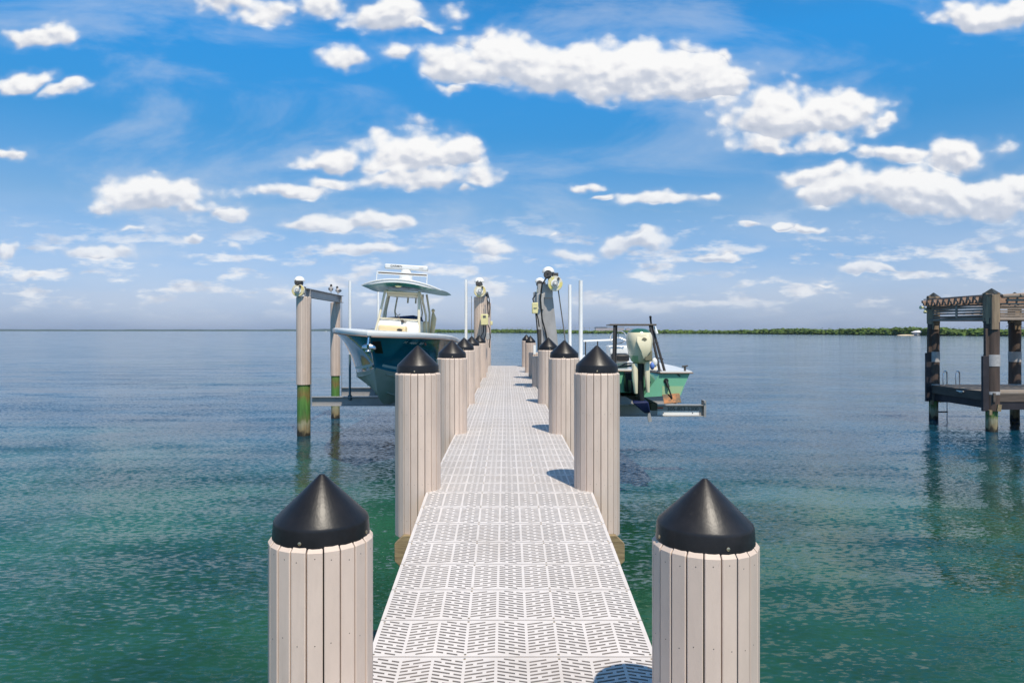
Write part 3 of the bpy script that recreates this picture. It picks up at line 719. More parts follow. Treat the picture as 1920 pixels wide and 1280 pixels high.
# control box, conduit and cables on the inner near pile
cbx = MB(); cbx.bx(-.70, -.50, 19.02-.16, 19.13, 3.13, 3.43); cb0 = off(cbx.obj('control_box', 'ybox', lift, bevel=.015), LXO, LYO)
b = MB(); b.bx(-.64, -.56, 18.852, 18.862, 3.33, 3.39); b.obj('box_badge', 'ink', cb0)
b = MB(); b.bx(-.44, -.38, 19.1, 19.2, 3.13, 3.24); off(b.obj('junction_box', 'ybox', lift, bevel=.01), LXO, LYO)
for pts in ([(-.56, 19.0, 3.13), (-.56, 18.98, 2.9), (-.60, 18.96, 2.75), (-.63, 18.96, 2.4)], [(-.62, 19.0, 3.13), (-.63, 18.97, 2.95), (-.70, 18.96, 2.8), (-.72, 18.96, 2.3)],
            [(-.50, 19.02, 3.13), (-.46, 18.98, 3.02), (-.44, 18.97, 2.8), (-.47, 18.97, 2.6), (-.46, 18.97, 2.5)], [(-.48, 19.04, 3.35), (-.45, 18.99, 3.6), (-.47, 18.99, 3.85), (-.52, 19.05, 4.05)],
            [(-.5, 19.04, 3.43), (-.515, 18.99, 3.7), (-.54, 18.99, 4.0)]):
    b = MB(); b.tube(pts, .014, 8); off(b.obj('power_cable', 'cable', lift), LXO, LYO)
b = MB(); b.bx(-.56, -.44, 18.98, 19.06, 2.72, 2.92); off(b.obj('outlet_box', 'grey', lift, bevel=.01), LXO, LYO)

# birds on the outer top beam
def bird(x, y, z, label, rz, ch='birdw'):
    t = thing('seabird', label, 'bird', (x, y, z), rz, 'seabirds on the lift beam')
    b = MB()
    pts = [(0, -.11, .135, .012), (0, -.07, .13, .05), (0, -.02, .14, .072), (0, .03, .165, .072), (0, .06, .20, .052), (0, .072, .235, .036), (0, .078, .262, .038), (0, .082, .285, .028), (0, .085, .298, .006)]
    b.tube([p[:3] for p in pts], [p[3] for p in pts], 12)
    b.tube([(0, .10, .265), (0, .15, .255)], [.012, .002], 6, 2)
    for s in (-1, 1): b.tube([(s*.02, .0, .09), (s*.02, .005, 0)], .005, 5, 2)
    for i, f in enumerate(b.f):
        c = [sum(b.v[k][a] for k in f)/len(f) for a in range(3)]
        if b.m[i] == 0 and c[2] > .235: b.m[i] = 2
    b.obj('body', [ch, 'birdg', 'birdk'], t)
    w = MB()
    for s in (-1, 1):
        w.ball((s*.052, -.03, .155), 1, 10, 8, 0, (.026, .13, .05))
    w.obj('wing', 'birdg', t)
    return t
bird(-5.66, 22.05, 4.17, 'taller black headed bird standing at the middle of the grey lift beam', R(200))
bird(-5.66, 23.0, 4.17, 'smaller black headed bird at the far end of the grey lift beam', R(170))

# ================================================================== TEAL BOAT
def interp(x, xs, ys):
    return float(np.interp(x, xs, ys))
def boat_teal():
    ROLL = R(3.4)
    root = thing('center_console_boat', 'teal hulled fishing boat with white hardtop and radar, raised on the left lift', 'boat', (-2.85, 13.7, 1.10))
    root.rotation_euler = (0, ROLL, 0)
    Lh = 9.9
    zk = lambda u: interp(u, [0, .3, .64, .8, 1.24, 1.7, 2.17, 3.1, 4.5, Lh], [1.78, 1.48, 1.15, 1.01, .50, .28, .165, .06, .0, .0])
    zs = lambda u: interp(u, [0, 1, 2, 3, 5, 7, Lh], [1.80, 1.81, 1.80, 1.77, 1.66, 1.54, 1.42])
    bs = lambda u: interp(u, [0, .12, .3, .6, 1.0, 1.5, 2.2, 3.0, 4.2, 6, Lh], [0.03, .24, .42, .66, .88, 1.08, 1.28, 1.40, 1.48, 1.50, 1.44])
    bc = lambda u: interp(u, [0, .8, 1.2, 2.0, 3.0, 4.4, 6, Lh], [0.0, 0.0, .14, .48, .85, 1.12, 1.22, 1.22])
    zc = lambda u: interp(u, [0, .8, 1.2, 2.0, 3.0, 4.4, 6, Lh], [1.78, 1.01, .93, .80, .70, .60, .50, .42])
    p_ = lambda u: interp(u, [0, 1, 2.5, 5, Lh], [1.35, 1.75, 1.6, 1.15, 1.0])
    us = [0, .05, .12, .2, .3, .45, .6, .8, 1.0, 1.24, 1.5, 1.8, 2.17, 2.6, 3.1, 3.7, 4.4, 5.2, 6, 7, 8, 9, Lh]
    bands = [0.0, 0.10, 0.17, 0.23, 0.36, 0.50, 0.64, 0.78, 0.90, 0.955, 1.0]
    mats = [1, 0, 2, 0, 0, 0, 0, 0, 0, 3]
    def sec(u, s):
        K = zk(u); Z = zs(u); out = []
        c = max(zc(u), K); bcu = bc(u)
        for t in (0.0, 0.33, 0.66): out.append((bcu*t, K+(c-K)*t+(0.02 if t and bcu > .1 else 0)))
        for t in bands:
            z = c+(Z-c)*t; bb = bcu+(bs(u)-bcu)*(t**p_(u) if t > 0 else 0)
            out.append((max(bb, 0.004), z))
        return [(s*a, u, z) for a, z in out]
    b = MB(); n = 3+len(bands)
    for s in (-1, 1):
        rings = [sec(u, s) for u in us]
        vs = [p for r_ in rings for p in r_]; o = len(b.v); b.v += vs
        for i in range(len(us)-1):
            for j in range(n-1):
                f = [o+i*n+j, o+i*n+j+1, o+(i+1)*n+j+1, o+(i+1)*n+j]
                if j < 3: mi = 1
                else:
                    mi = mats[j-3]
                    if j-3 == 0 and us[i] < .8: mi = 0
                    if mi == 2 and (us[i] < 1.0 or us[i] > 6): mi = 0
                b.f.append(f); b.m.append(mi)
    # transom
    l = sec(Lh, -1); r_ = sec(Lh, 1); b.add(l+r_[::-1], [tuple(range(2*n))], 0)
    hull = b.obj('hull', ['teal', 'bottom', 'stripe', 'rubrail'], root, angle=28)
    # spray strakes
    for s in (-1, 1):
        for fr, u0 in ((.36, 1.7), (.68, 2.0), (1.0, 1.25)):
            pts = []
            for u in np.linspace(u0, 9.4, 20):
                K = zk(u); c = max(zc(u), K); pts.append((s*bc(u)*fr, u, K+(c-K)*fr+.005))
            b = MB(); b.tube(pts, .018, 6); b.obj('spray_strake', 'bottom', hull)
    # gunwale cap and deck
    b = MB()
    rim = [(-bs(u), u, zs(u)) for u in us[::-1]]+[(bs(u), u, zs(u)) for u in us[1:]]
    prof = [(.012, -.03), (.028, .0), (.022, .05), (-.02, .072), (-.20, .078)]
    cx = 4.0
    rings = []
    for (dx, dz) in prof:
        rg = []
        for (x, y, z) in rim:
            L_ = max(abs(x), 1e-3); sgn = 1 if x > 0 else -1
            nx = sgn*(1 if y > .25 else .5); ny = -1 if y < .25 else -0.35*max(0, (1.6-y))
            v_ = Vector((nx, ny, 0)).normalized()
            px_ = x+v_.x*dx; 
            if dx < 0 and abs(x) < .2: px_ = x*.3
            rg.append((px_, y+v_.y*dx, z+dz))
        rings.append(rg)
    b.loft(rings, 0, caps=False)
    # deck lid
    inner = rings[-1]; m_ = len(inner)
    o = len(b.v)
    b.v += [tuple(p) for p in inner]
    half = m_//2
    for i in range(half):
        a, c_ = i, m_-1-i
        if a+1 <= c_-1: b.f.append([o+a, o+a+1, o+c_-1, o+c_]); b.m.append(0)
    b.obj('deck', 'gel', root, angle=40)
    # rub rail line
    for s in (-1, 1):
        b = MB(); b.tube([(s*(bs(u)+.012), u-(.02 if u < .2 else 0), zs(u)-.045) for u in us], .016, 8); b.obj('rub_rail', 'rubrail', root)
    # deck hardware
    b = MB(); b.bx(-.25, -.05, .62, .68, 1.865, 1.885); b.bx(-.22, -.20, .63, .67, 1.85, 1.88); b.bx(-.10, -.08, .63, .67, 1.85, 1.88); b.obj('bow_cleat', 'steel', root)
    # anchor in the stem pocket
    b = MB(); b.add([(0.035, .10, 1.66), (.20, .12, 1.68), (.235, .30, 1.42), (.06, .34, 1.42)], [(0, 1, 2, 3)]);  # flat black plate put in as the shade inside the anchor recess
    b.v = [(x+.02, y-.05, z) for x, y, z in b.v]; b.obj('pocket_shade_plate', 'black', root, recalc=False)
    an = MB(); an.tube([(0, -.06, 1.74), (0, -.10, 1.60), (0, -.03, 1.50)], [.018, .022, .03], 10)
    ano = an.obj('anchor', 'steel', root)
    fl = MB(); fl.ball((0, .02, 1.53), 1, 20, 12, 0, (.145, .07, .095)); fl.ball((0, -.05, 1.46), 1, 12, 8, 0, (.06, .05, .04)); fl.obj('fluke', 'steel', ano)
    # console
    cy = 3.55
    b = MB()
    b.loft([[(-.54, cy-.06, 1.5), (.54, cy-.06, 1.5), (.54, cy+1.25, 1.5), (-.54, cy+1.25, 1.5)],
            [(-.52, cy, 1.98), (.52, cy, 1.98), (.52, cy+1.2, 1.98), (-.52, cy+1.2, 1.98)],
            [(-.50, cy+.12, 2.13), (.50, cy+.12, 2.13), (.50, cy+1.1, 2.13), (-.50, cy+1.1, 2.13)],
            [(-.47, cy+.22, 2.16), (.47, cy+.22, 2.16), (.47, cy+1.0, 2.16), (-.47, cy+1.0, 2.16)]], close=True)
    con = b.obj('console', 'gel', root, bevel=.03)
    b = MB(); b.bx(-.42, .26, cy-.45, cy-.08, 1.82, 2.00); b.obj('front_seat', 'cream', root, bevel=.04)
    b = MB(); b.ball((.12, cy-.47, 1.90), 1, 12, 8, 0, (.07, .01, .03)); b.obj('speaker_grille', 'black', root)
    # windscreen and uprights
    top = 2.86; fy = cy+.10
    ws = MB(); ws.add([(-.50, fy, 2.14), (.50, fy, 2.14), (.43, fy+.20, top), (-.43, fy+.20, top)], [(0, 1, 2, 3)])
    ws.add([(.50, fy, 2.14), (.51, fy+.5, 2.14), (.45, fy+.6, top), (.43, fy+.20, top)], [(0, 1, 2, 3)])
    ws.add([(-.50, fy, 2.14), (-.51, fy+.5, 2.14), (-.45, fy+.6, top), (-.43, fy+.20, top)], [(0, 1, 2, 3)])
    ws.obj('windscreen', 'glass', root, recalc=False, smooth=False)
    tubes = [([(-.57, fy-.05, 1.85), (-.51, fy+.02, 2.2), (-.43, fy+.19, top+.02)], .032), ([(.53, fy-.02, 1.85), (.50, fy+.02, 2.2), (.44, fy+.19, top+.02)], .036),
             ([(-.43, fy+.19, top), (.44, fy+.19, top)], .03), ([(-.50, fy+.0, 2.17), (.50, fy+.0, 2.17)], .018)]
    for s in (-1, 1):
        tubes += [([(s*.60, fy+1.0, 1.75), (s*.57, fy+.95, 2.3), (s*.44, fy+.75, top-.04), (s*.42, fy+.4, top+.04)], .030),
                  ([(s*.62, fy+1.5, 1.75), (s*.60, fy+1.45, 2.4), (s*.50, fy+1.35, top+.04)], .028),
                  ([(s*.30, fy+1.9, 1.7), (s*.38, fy+1.6, 2.4), (s*.30, fy+1.45, top)], .022)]
    for pts, r0 in tubes:
        b = MB(); b.tube(pts, r0, 10); b.obj('top_frame', 'frame', root)
    b = MB(); b.bx(-.40, .40, fy+.25, fy+1.2, top-.10, top+.03); b.obj('overhead_box', 'frame', root, bevel=.03)
    for x in (-.05, .17, .36):
        b = MB(); b.tube([(x, fy+1.7, top-.22), (x, fy+1.7, top+.05)], .024, 8); b.obj('rod_holder', 'frame', root)
    b = MB(); b.loft([[(-.42, fy+.45, 2.14), (.45, fy+.45, 2.14), (.45, fy+1.5, 2.14), (-.42, fy+1.5, 2.14)], [(-.40, fy+.5, 2.20), (.30, fy+.5, 2.30), (.40, fy+1.45, 2.27), (-.4, fy+1.45, 2.18)]], close=True)
    b.obj('helm_cover', 'navy', root, bevel=.02)
    b = MB(); b.bx(.50, .60, fy+.95, fy+1.6, 1.8, 2.16); b.obj('seat_side', 'cream', root, bevel=.03)
    b = MB(); b.tube([(.70, fy+1.5, 1.8), (.72, fy+1.5, 2.25), (.69, fy+1.5, 2.42)], [.06, .075, .03], 10); b.ball((.69, fy+1.5, 2.47), .05, 10, 8, 0); b.obj('rolled_cover', 'cream', root)
    b = MB(); b.tube([(.02, fy-.01, 2.30), (-.04, fy+.02, 2.25), (.10, fy-.03, 2.10), (.2, fy-.04, 2.12)], .012, 6); b.tube([(-.12, fy+.03, 2.35), (.02, fy-.01, 2.18)], .008, 6)
    b.lathe([(.035, 0), (.035, .05)], 12, 0, (.10, fy-.08, 2.12), 'Y'); b.obj('wiper', 'grime', root)
    # hardtop: crowned shell, teal underneath
    hy0, hy1 = cy-.25, cy+2.15; nx = 16; ny = 8
    def top_pt(i, j, dz):
        a = -1+2*i/nx; c_ = j/ny; rr = 1.12*(1-.10*(1-c_)**3*1)
        edge = 1-(abs(a)**3)*.04
        x = a*rr; y = hy0+(hy1-hy0)*c_+abs(a)**2.6*.34*(1-c_)
        z = 3.17-.20*abs(a)**2.2-.05*(1-c_)**2+dz*(1-abs(a)**5)-0.02*c_
        return (x, y, z+.05*(1-c_))
    b = MB()
    for dz, mi in ((0.0, 0), (-.16, 1)):
        o = len(b.v)
        for j in range(ny+1):
            for i in range(nx+1): b.v.append(top_pt(i, j, dz if (j or not mi) else -.095))
        for j in range(ny):
            for i in range(nx):
                q = o+j*(nx+1)+i; f = [q, q+1, q+nx+2, q+nx+1]
                b.f.append(f if mi == 0 else f[::-1]); b.m.append(mi)
    m1 = (nx+1)*(ny+1)
    for i in range(nx):
        b.f.append([i, i+m1, i+1+m1, i+1]); b.m.append(0)
        k = ny*(nx+1)+i; b.f.append([k, k+1, k+1+m1, k+m1]); b.m.append(0)
    for s in (0, nx):
        for j in range(ny):
            k = j*(nx+1)+s; b.f.append([k, k+nx+1, k+nx+1+m1, k+m1]); b.m.append(0)
    ht = b.obj('hardtop', ['gel', 'teal_under'], root, angle=60, recalc=False)
    b = MB(); b.tube([top_pt(i, 0, -.018) for i in range(nx+1)], [.012]+[.02]*(nx-1)+[.012], 10); b.obj('top_edge', 'gel', ht)
    b = MB(); b.ball((-.03, hy0+.10, 2.99), 1, 12, 8, 0, (.085, .05, .03)); b.obj('courtesy_light', 'ybox', ht)
    # light bar and radar
    b = MB(); rz = 3.31
    for z in (rz, rz+.055): b.tube([(-.68, cy+.35, z), (.62, cy+.35, z)], .012, 8)
    for x in (-.68, .62): b.tube([(x, cy+.35, 3.05), (x, cy+.35, rz+.06)], .012, 8)
    b.obj('top_rail', 'gel', ht)
    b = MB(); b.bx(-.65, .60, cy+.37, cy+.40, rz, rz+.045); b.obj('light_bar', 'rubrail', ht)
    b = MB(); b.lathe([(.19, 3.16), (.18, 3.30), (.15, 3.42), (.12, 3.49), (.10, 3.50)], 24, 0, (-.02, cy+.95, 0)); rad = b.obj('radar_pedestal', 'gel', root)
    b = MB(); b.box((0, 0, 0), (1.18, .13, .135)); arr = b.obj('radar_array', 'gel', rad, bevel=.035); arr.location = (-.02, cy+.95, 3.56); arr.rotation_euler = (0, R(.8), R(-7))
    text('GARMIN', .085, 'ink', 'lettering', arr, (-.26, -.067, .012), (R(90), 0, 0), bold=.001)
    text('xHD2', .05, 'grey', 'lettering', arr, (.42, -.067, -.005), (R(90), 0, 0))
    # registration number on the port bow, laid on the hull surface
    ch = 'FL 4001 RF'
    def hull_pt(u, t):
        c = max(zc(u), zk(u)); Z = zs(u); bcu = bc(u)
        return Vector((bcu+(bs(u)-bcu)*t**p_(u), u, c+(Z-c)*t))
    for k, c_ in enumerate(ch+'  '):
        u = .86+k*.078
        if c_ == ' ': continue
        p0 = hull_pt(u, .82); du = (hull_pt(u+.05, .82)-p0).normalized(); dt = (hull_pt(u, .88)-p0).normalized(); nrm = du.cross(dt).normalized()
        if nrm.x < 0: nrm = -nrm
        o = text(c_, .095, 'inkw', 'registration_number', hull, (0, 0, 0), (0, 0, 0), shear=.25, bold=.004, ext=.0005)
        mx = Matrix((du, nrm.cross(du), nrm)).transposed().to_4x4(); mx.translation = p0+nrm*.006
        o.matrix_local = mx
    p0 = hull_pt(1.74, .82)
    b = MB(); b.bx(p0.x-.004, p0.x+.016, 1.70, 1.78, p0.z-.03, p0.z+.04); b.obj('permit_sticker', 'red', hull)
    b = MB(); b.tube([(.0, 0.62, 1.12), (.0, .60, 1.14)], .03, 8); b.obj('bow_eye', 'steel', hull)
    return root
boat_teal()

# ================================================================== RIGHT BOAT LIFT
def lift_right():
    root = thing('elevator_lift', 'grey leaning mast boat lift with white domed motors holding the green skiff', 'boat lift', (0.9, 14, 0))
    dx, dy = -0.9, -14.0
    lean = lambda z: 0.82+(3.63-z)*0.105
    for i, (Y, ztop, w) in enumerate(((14.0, 3.66, .30), (16.3, 3.63, .30))):
        b = MB(); z0 = -0.8
        X0, X1 = lean(z0), lean(ztop); 
        if i: X0 += .0; X1 += .0
        # I section standing on end: flanges face the camera and away
        def slab(ya, yb, wa, mi=0):
            b.add([(X0-wa/2, ya, z0), (X0+wa/2, ya, z0), (X0+wa/2, yb, z0), (X0-wa/2, yb, z0), (X1-wa/2*.9, ya, ztop), (X1+wa/2*.9, ya, ztop), (X1+wa/2*.9, yb, ztop), (X1-wa/2*.9, yb, ztop)],
                  [(0, 1, 5, 4), (1, 2, 6, 5), (2, 3, 7, 6), (3, 0, 4, 7), (4, 5, 6, 7), (0, 3, 2, 1)], mi)
        slab(Y-.10, Y-.085, w); slab(Y+.085, Y+.10, w); slab(Y-.085, Y+.085, .02)
        ms = off(b.obj('mast', 'alu_paint', root), dx, dy)
        b = MB(); b.bx(X1-.17, X1+.13, Y-.14, Y+.12, ztop-.02, ztop+.26); off(b.obj('mast_head', 'grey', root, bevel=.01), dx, dy)
    hh = hoist(root, 0.985, 13.80, 3.92, .150, 'drumy', dome_dx=-.13); off(hh, dx, dy)
    h2 = hoist(root, 0.86, 16.1, 3.90, .14, 'drumy', dome_dx=-.06); off(h2, dx, dy)
    b = MB(); b.bx(.62, .76, 13.82, 13.95, 3.40, 3.72); off(b.obj('switch_box', 'grey', root, bevel=.01), dx, dy)
    b = MB(); b.bx(.525, .645, 13.80, 13.92, 3.32, 3.54); yb = off(b.obj('control_box', 'ybox', root, bevel=.012), dx, dy)
    b = MB(); b.bx(.555, .62, 13.792, 13.799, 3.42, 3.435); b.obj('box_badge', 'ink', yb)
    b = MB(); b.bx(.64, .72, 13.9, 14.0, 2.55, 3.0); off(b.obj('conduit_box', 'grime', root, bevel=.01), dx, dy)
    for pts, r_ in (([(.80, 13.72, 4.02), (.72, 13.70, 3.9), (.69, 13.76, 3.6), (.73, 13.84, 3.2), (.80, 13.86, 2.95), (.86, 13.86, 2.6), (.88, 13.86, 2.2)], .016),
                    ([(.60, 13.84, 3.32), (.62, 13.84, 3.12), (.64, 13.86, 2.9), (.66, 13.86, 2.5)], .012), ([(.62, 13.84, 3.32), (.65, 13.84, 3.2), (.67, 13.85, 3.05)], .012),
                    ([(.56, 13.85, 3.54), (.54, 13.86, 3.62), (.60, 13.86, 3.7)], .012)):
        b = MB(); b.tube(pts, r_, 8); off(b.obj('power_cable', 'cable', root), dx, dy)
    b = MB(); b.bx(.555, .60, 13.8, 13.86, 2.50, 2.68); off(b.obj('plug', 'dome', root), dx, dy)
    b = MB(); b.tube([(1.05, 13.8, 3.82), (1.19, 14.0, 2.95), (1.36, 14.0, 1.46)], .012, 6); off(b.obj('lift_cable', 'wire', root), dx, dy)
    # cradle arms
    for i, (Y, x1) in enumerate(((14.0, 4.04), (16.3, 4.04))):
        b = MB(); x0 = 0.95; z0, z1 = 1.225, 1.46
        b.bx(x0, x1, Y-.09, Y+.09, z1-.014, z1); b.bx(x0, x1, Y-.09, Y+.09, z0, z0+.014); b.bx(x0, x1, Y-.008, Y+.008, z0+.014, z1-.014)
        arm = off(b.obj('cradle_arm', 'alu', root), dx, dy)
        b = MB(); b.bx(x1-.01, x1+.035, Y-.10, Y+.10, z0-.01, z1+.09); b.lathe([(.02, 0), (.02, .03)], 10, 0, (x1+.01, Y-.12, z1+.05), 'Y'); b.obj('end_plate', 'alu', arm)
        b = MB(); b.bx(x0, x0+.2, Y-.11, Y+.11, 1.0, 1.7); b.obj('arm_bracket', 'alu', arm)
        if i == 0:
            text('305-853-5300', .115, 'ink', 'lettering', arm, (3.62, Y-.0095, 1.365), (R(90), 0, 0), bold=.003)
            b = MB(); b.bx(3.03, 3.22, Y-.0095, Y-.0085, 1.375, 1.405, 1); b.bx(2.83, 3.0, Y-.0095, Y-.0085, 1.36, 1.39, 0); b.obj('decal', ['bluestk', 'red'], arm)
            b = MB(); b.bx(3.1, 3.95, Y-.0095, Y-.0085, 1.243, 1.33); b.obj('sunlit_strip', 'pvc', arm)  # white strip painted in where sun catches the lower part of the arm
            for xx in (3.22, 3.82):
                b = MB(); b.lathe([(.011, 0), (.011, .006)], 8, 0, (xx, Y-.0155, 1.29), 'Y'); b.obj('bolt', 'grime', arm)
    for (x, y, zt) in ((1.52, 16.3, 4.07), (1.53, 14.0, 4.0)):
        b = MB(); b.tube([(x, y, 2.0), (x, y, zt)], .041, 14); gp = off(b.obj('guide_pole', 'pvc', root), dx, dy)
        b = MB(); b.tube([(x, y, 1.3), (x, y, 2.05)], .035, 12); b.obj('guide_pipe', 'pipe', gp)
    for s in (-1, 1):
        b = MB(); b.bx(2.25+s*.55-.06, 2.25+s*.55+.06, 12.9, 17.2, 1.462, 1.60); off(b.obj('bunk', 'joist', root), dx, dy)
lift_right()

# ================================================================== GREEN SKIFF
def skiff():
    root = thing('flats_skiff', 'seafoam green skiff with cream outboard and dark poling platform, stern towards the dock', 'boat', (2.25, 12.3, 1.74))
    Ls = 5.2
    bs = lambda u: interp(u, [0, .5, 1.5, 3, 4, 4.7, 5.0, Ls], [1.06, 1.09, 1.12, 1.02, .74, .38, .18, .03])
    zs = lambda u: interp(u, [0, 2, 4, Ls], [.46, .48, .53, .60])
    bc = lambda u: interp(u, [0, 1.5, 3, 4, 4.7, Ls], [.90, .94, .82, .52, .2, .02])
    zc = lambda u: interp(u, [0, 2, 3.5, 4.6, Ls], [.07, .09, .17, .32, .5])
    zk = lambda u: interp(u, [0, 2, 3.5, 4.4, 5.0, Ls], [.0, .0, .04, .15, .36, .56])
    us = [0.0, .5, 1, 1.5, 2.2, 3, 3.5, 4, 4.4, 4.7, 5.0, Ls]
    # main hull starts .5 m forward; two sponsons run aft to u=0, leaving the engine notch
    def sec(u, s, n0=0.0):
        K = zk(u); c = max(zc(u), K); Z = zs(u)
        pts = [(n0, K+(c-K)*(n0/max(bc(u), .01)) if n0 else K), (max(bc(u), n0), c)]
        for t in (.35, .42, .7, 1.0): pts.append((max(n0, bc(u)+(bs(u)-bc(u))*t), c+(Z-c)*t))
        return [(s*a, u, z) for a, z in pts]
    b = MB()
    for s in (-1, 1):
        rings = [sec(u, s) for u in us[1:]]; n = 6; o = len(b.v); b.v += [p for r_ in rings for p in r_]
        for i in range(len(rings)-1):
            for j in range(n-1): b.f.append([o+i*n+j, o+i*n+j+1, o+(i+1)*n+j+1, o+(i+1)*n+j]); b.m.append(1 if j == 1 else 0)
        # sponson
        inn_top, inn_bot = .52, .22     # half width of the notch at the aft end
        aft = [(s*inn_bot, 0, .035), (s*bc(0), 0, zc(0)), (s*(bc(0)+.16*.40), 0, zc(0)+.39*.45), (s*bs(0), 0, zs(0)), (s*inn_top, 0, zs(0))]
        fwd = [(s*.17, .5, .01), (s*bc(.5), .5, zc(.5)), (s*(bc(.5)+.17*.40), .5, zc(.5)+.39*.45), (s*bs(.5), .5, zs(.5)), (s*.34, .5, zs(.5))]
        o = len(b.v); b.v += aft+fwd
        for j in range(5):
            j2 = (j+1) % 5; b.f.append([o+j, o+j2, o+5+j2, o+5+j]); b.m.append(1 if j == 1 else 0)
        b.f.append([o, o+1, o+2, o+4]); b.m.append(0); b.f.append([o+2, o+3, o+4]); b.m.append(0)
        # inner transom face at u=.5
    t5 = sec(.5, -1)[1:]; t6 = sec(.5, 1)[1:]
    b.add([(p[0], .5, p[2]) for p in t5]+[(p[0], .5, p[2]) for p in t6[::-1]], [tuple(range(10))], 0)
    hull = b.obj('hull', ['green', 'greenl'], root, angle=25)
    # pale lower panel on the aft faces
    for s in (-1, 1):
        b = MB(); b.add([(s*.56, -.004, .055), (s*.885, -.004, .075), (s*.945, -.004, .235), (s*.56, -.004, .235)], [(0, 1, 2, 3)]); b.obj('pale_panel', 'greenl', hull, recalc=False, smooth=False)
    # deck
    b = MB()
    outline = [(-.52, -.03), (-1.09, -.03)]+[(-bs(u)-.03, u) for u in us[1:]]+[(bs(u)+.03, u) for u in us[1:][::-1]]+[(1.09, -.03), (.52, -.03), (.36, .48), (-.36, .48)]
    zt = [zs(max(0, y)) for _, y in outline]; n = len(outline)
    vs = [(x, y, z+.0) for (x, y), z in zip(outline, zt)]+[(x, y, z+.045) for (x, y), z in zip(outline, zt)]
    fs = [(j, (j+1) % n, n+(j+1) % n, n+j) for j in range(n)]
    b.add(vs, fs, 0)
    cap_ = list(range(n, 2*n))
    # fan by strips across
    hl = list(range(2, 2+len(us)-1)); hr = list(range(2+2*(len(us)-1)-1, 2+len(us)-2, -1))
    for a in range(len(hl)-1): b.f.append([n+hl[a], n+hl[a+1], n+hr[a+1], n+hr[a]]); b.m.append(0)
    b.f.append([n+0, n+1, n+2, n+n-1]); b.m.append(0); b.f.append([n+n-4, n+n-3, n+n-2, n+n-5]); b.m.append(0)
    b.f.append([n+2, n+n-5, n+n-2, n+n-1]); b.m.append(0)
    b.obj('deck', 'gel', root, angle=30)
    b = MB(); pts = [(x*1.012, y-.01, z+.012) for (x, y), z in zip(outline, zt)]
    b.tube(pts, .014, 6, closed=True); b.obj('rub_rail', 'rubrail', root)
    b = MB(); b.tube([(.98, .03, .5), (.98, .03, .58)], .02, 8); b.tube([(.93, .03, .585), (1.03, .03, .60)], .016, 8); b.obj('stern_cleat', 'grime', root)
    # platform
    zp = 1.335
    b = MB(); b.bx(-.33, .51, .30, .80, zp-.012, zp+.015); pf = b.obj('poling_platform', 'bpole', root, bevel=.006)
    b = MB(); b.tube([(-.34, .29, zp+.005), (.52, .29, zp+.005)], .017, 8); b.obj('platform_edge', 'bpole', pf)
    legs = [((.41, .33, zp), (.53, .06, .50)), ((.48, .50, zp), (.63, .08, .48)), ((-.245, .33, zp), (-.30, .12, .50)), ((-.17, .60, zp), (-.19, .62, .50))]
    for (a, c_) in legs:
        b = MB(); b.tube([a, c_], .024, 10); b.lathe([(.045, 0), (.045, .012)], 12, 0, (c_[0], c_[1], c_[2]+.005)); b.obj('platform_leg', 'bpole', pf)
    for t in (.38, .72):
        p, q = [Vector(a).lerp(Vector(c_), t) for a, c_ in legs[:2]]; q = q+(q-p)*.45
        b = MB(); b.tube([p, q], .012, 8); b.obj('rung', 'bpole', pf)
    b = MB(); b.tube([(.44, .35, zp), (.42, .33, zp+.13)], [.016, .02], 8); b.ball((.42, .33, zp+.15), .025, 8, 6); b.obj('pole_holder', 'black', pf)
    b = MB(); b.tube([(.50, .36, zp-.03), (.54, .33, zp-.16)], .028, 8); b.obj('stern_light', 'pvc', pf)
    # outboard
    eng = MB()
    def ring(z, cx, cyy, wx, wy, n=20, sq=2.6):
        out = []
        for k in range(n):
            t = 2*PI*k/n; c_, s_ = math.cos(t), math.sin(t)
            out.append((cx+wx*math.copysign(abs(c_)**(2/sq), c_), cyy+wy*math.copysign(abs(s_)**(2/sq), s_), z))
        return out
    ex = .10
    prof = [(.66, .12, .10, .13), (.70, .12, .15, .19), (.80, .10, .185, .235), (.92, .08, .21, .26), (1.05, .07, .222, .275), (1.14, .07, .215, .27), (1.20, .07, .19, .25), (1.245, .075, .15, .21), (1.268, .08, .09, .14), (1.275, .08, .02, .03)]
    rings = [ring(z, ex+(z-.9)*-.03, -.28+o_*0, wx, wy) for (z, o_, wx, wy) in prof]
    eng.loft(rings, 0, close=True)
    for i, f in enumerate(eng.f):
        c = [sum(eng.v[k][a] for k in f)/len(f) for a in range(3)]
        if c[2] > 1.19: eng.m[i] = 1
        if c[2] < .86 and c[0] < ex-.03: eng.m[i] = 2  # green reflection painted onto the lower left of the cowl
    eo = eng.obj('outboard_engine', ['engine', 'engdk', 'greenl'], root, angle=50)
    # raised centre panel on the aft face of the cowl, olive lower corner
    b = MB(); ya = -.575
    b.loft([[(ex-.09, ya+.05, 1.17), (ex+.11, ya+.05, 1.17), (ex+.11, ya+.10, 1.17), (ex-.09, ya+.10, 1.17)],
            [(ex-.11, ya-.01, 1.05), (ex+.14, ya-.01, 1.05), (ex+.14, ya+.06, 1.05), (ex-.11, ya+.06, 1.05)],
            [(ex-.04, ya-.015, .88), (ex+.13, ya-.015, .88), (ex+.13, ya+.06, .88), (ex-.04, ya+.06, .88)],
            [(ex+.01, ya+.04, .74), (ex+.05, ya+.04, .74), (ex+.05, ya+.11, .74), (ex+.01, ya+.11, .74)]], close=True)
    b.obj('cowl_panel', 'engine', eo, bevel=.01)
    b = MB(); b.box((ex+.10, ya+.10, .80), (.14, .16, .19)); b.obj('cowl_corner', 'engol', eo, bevel=.02)
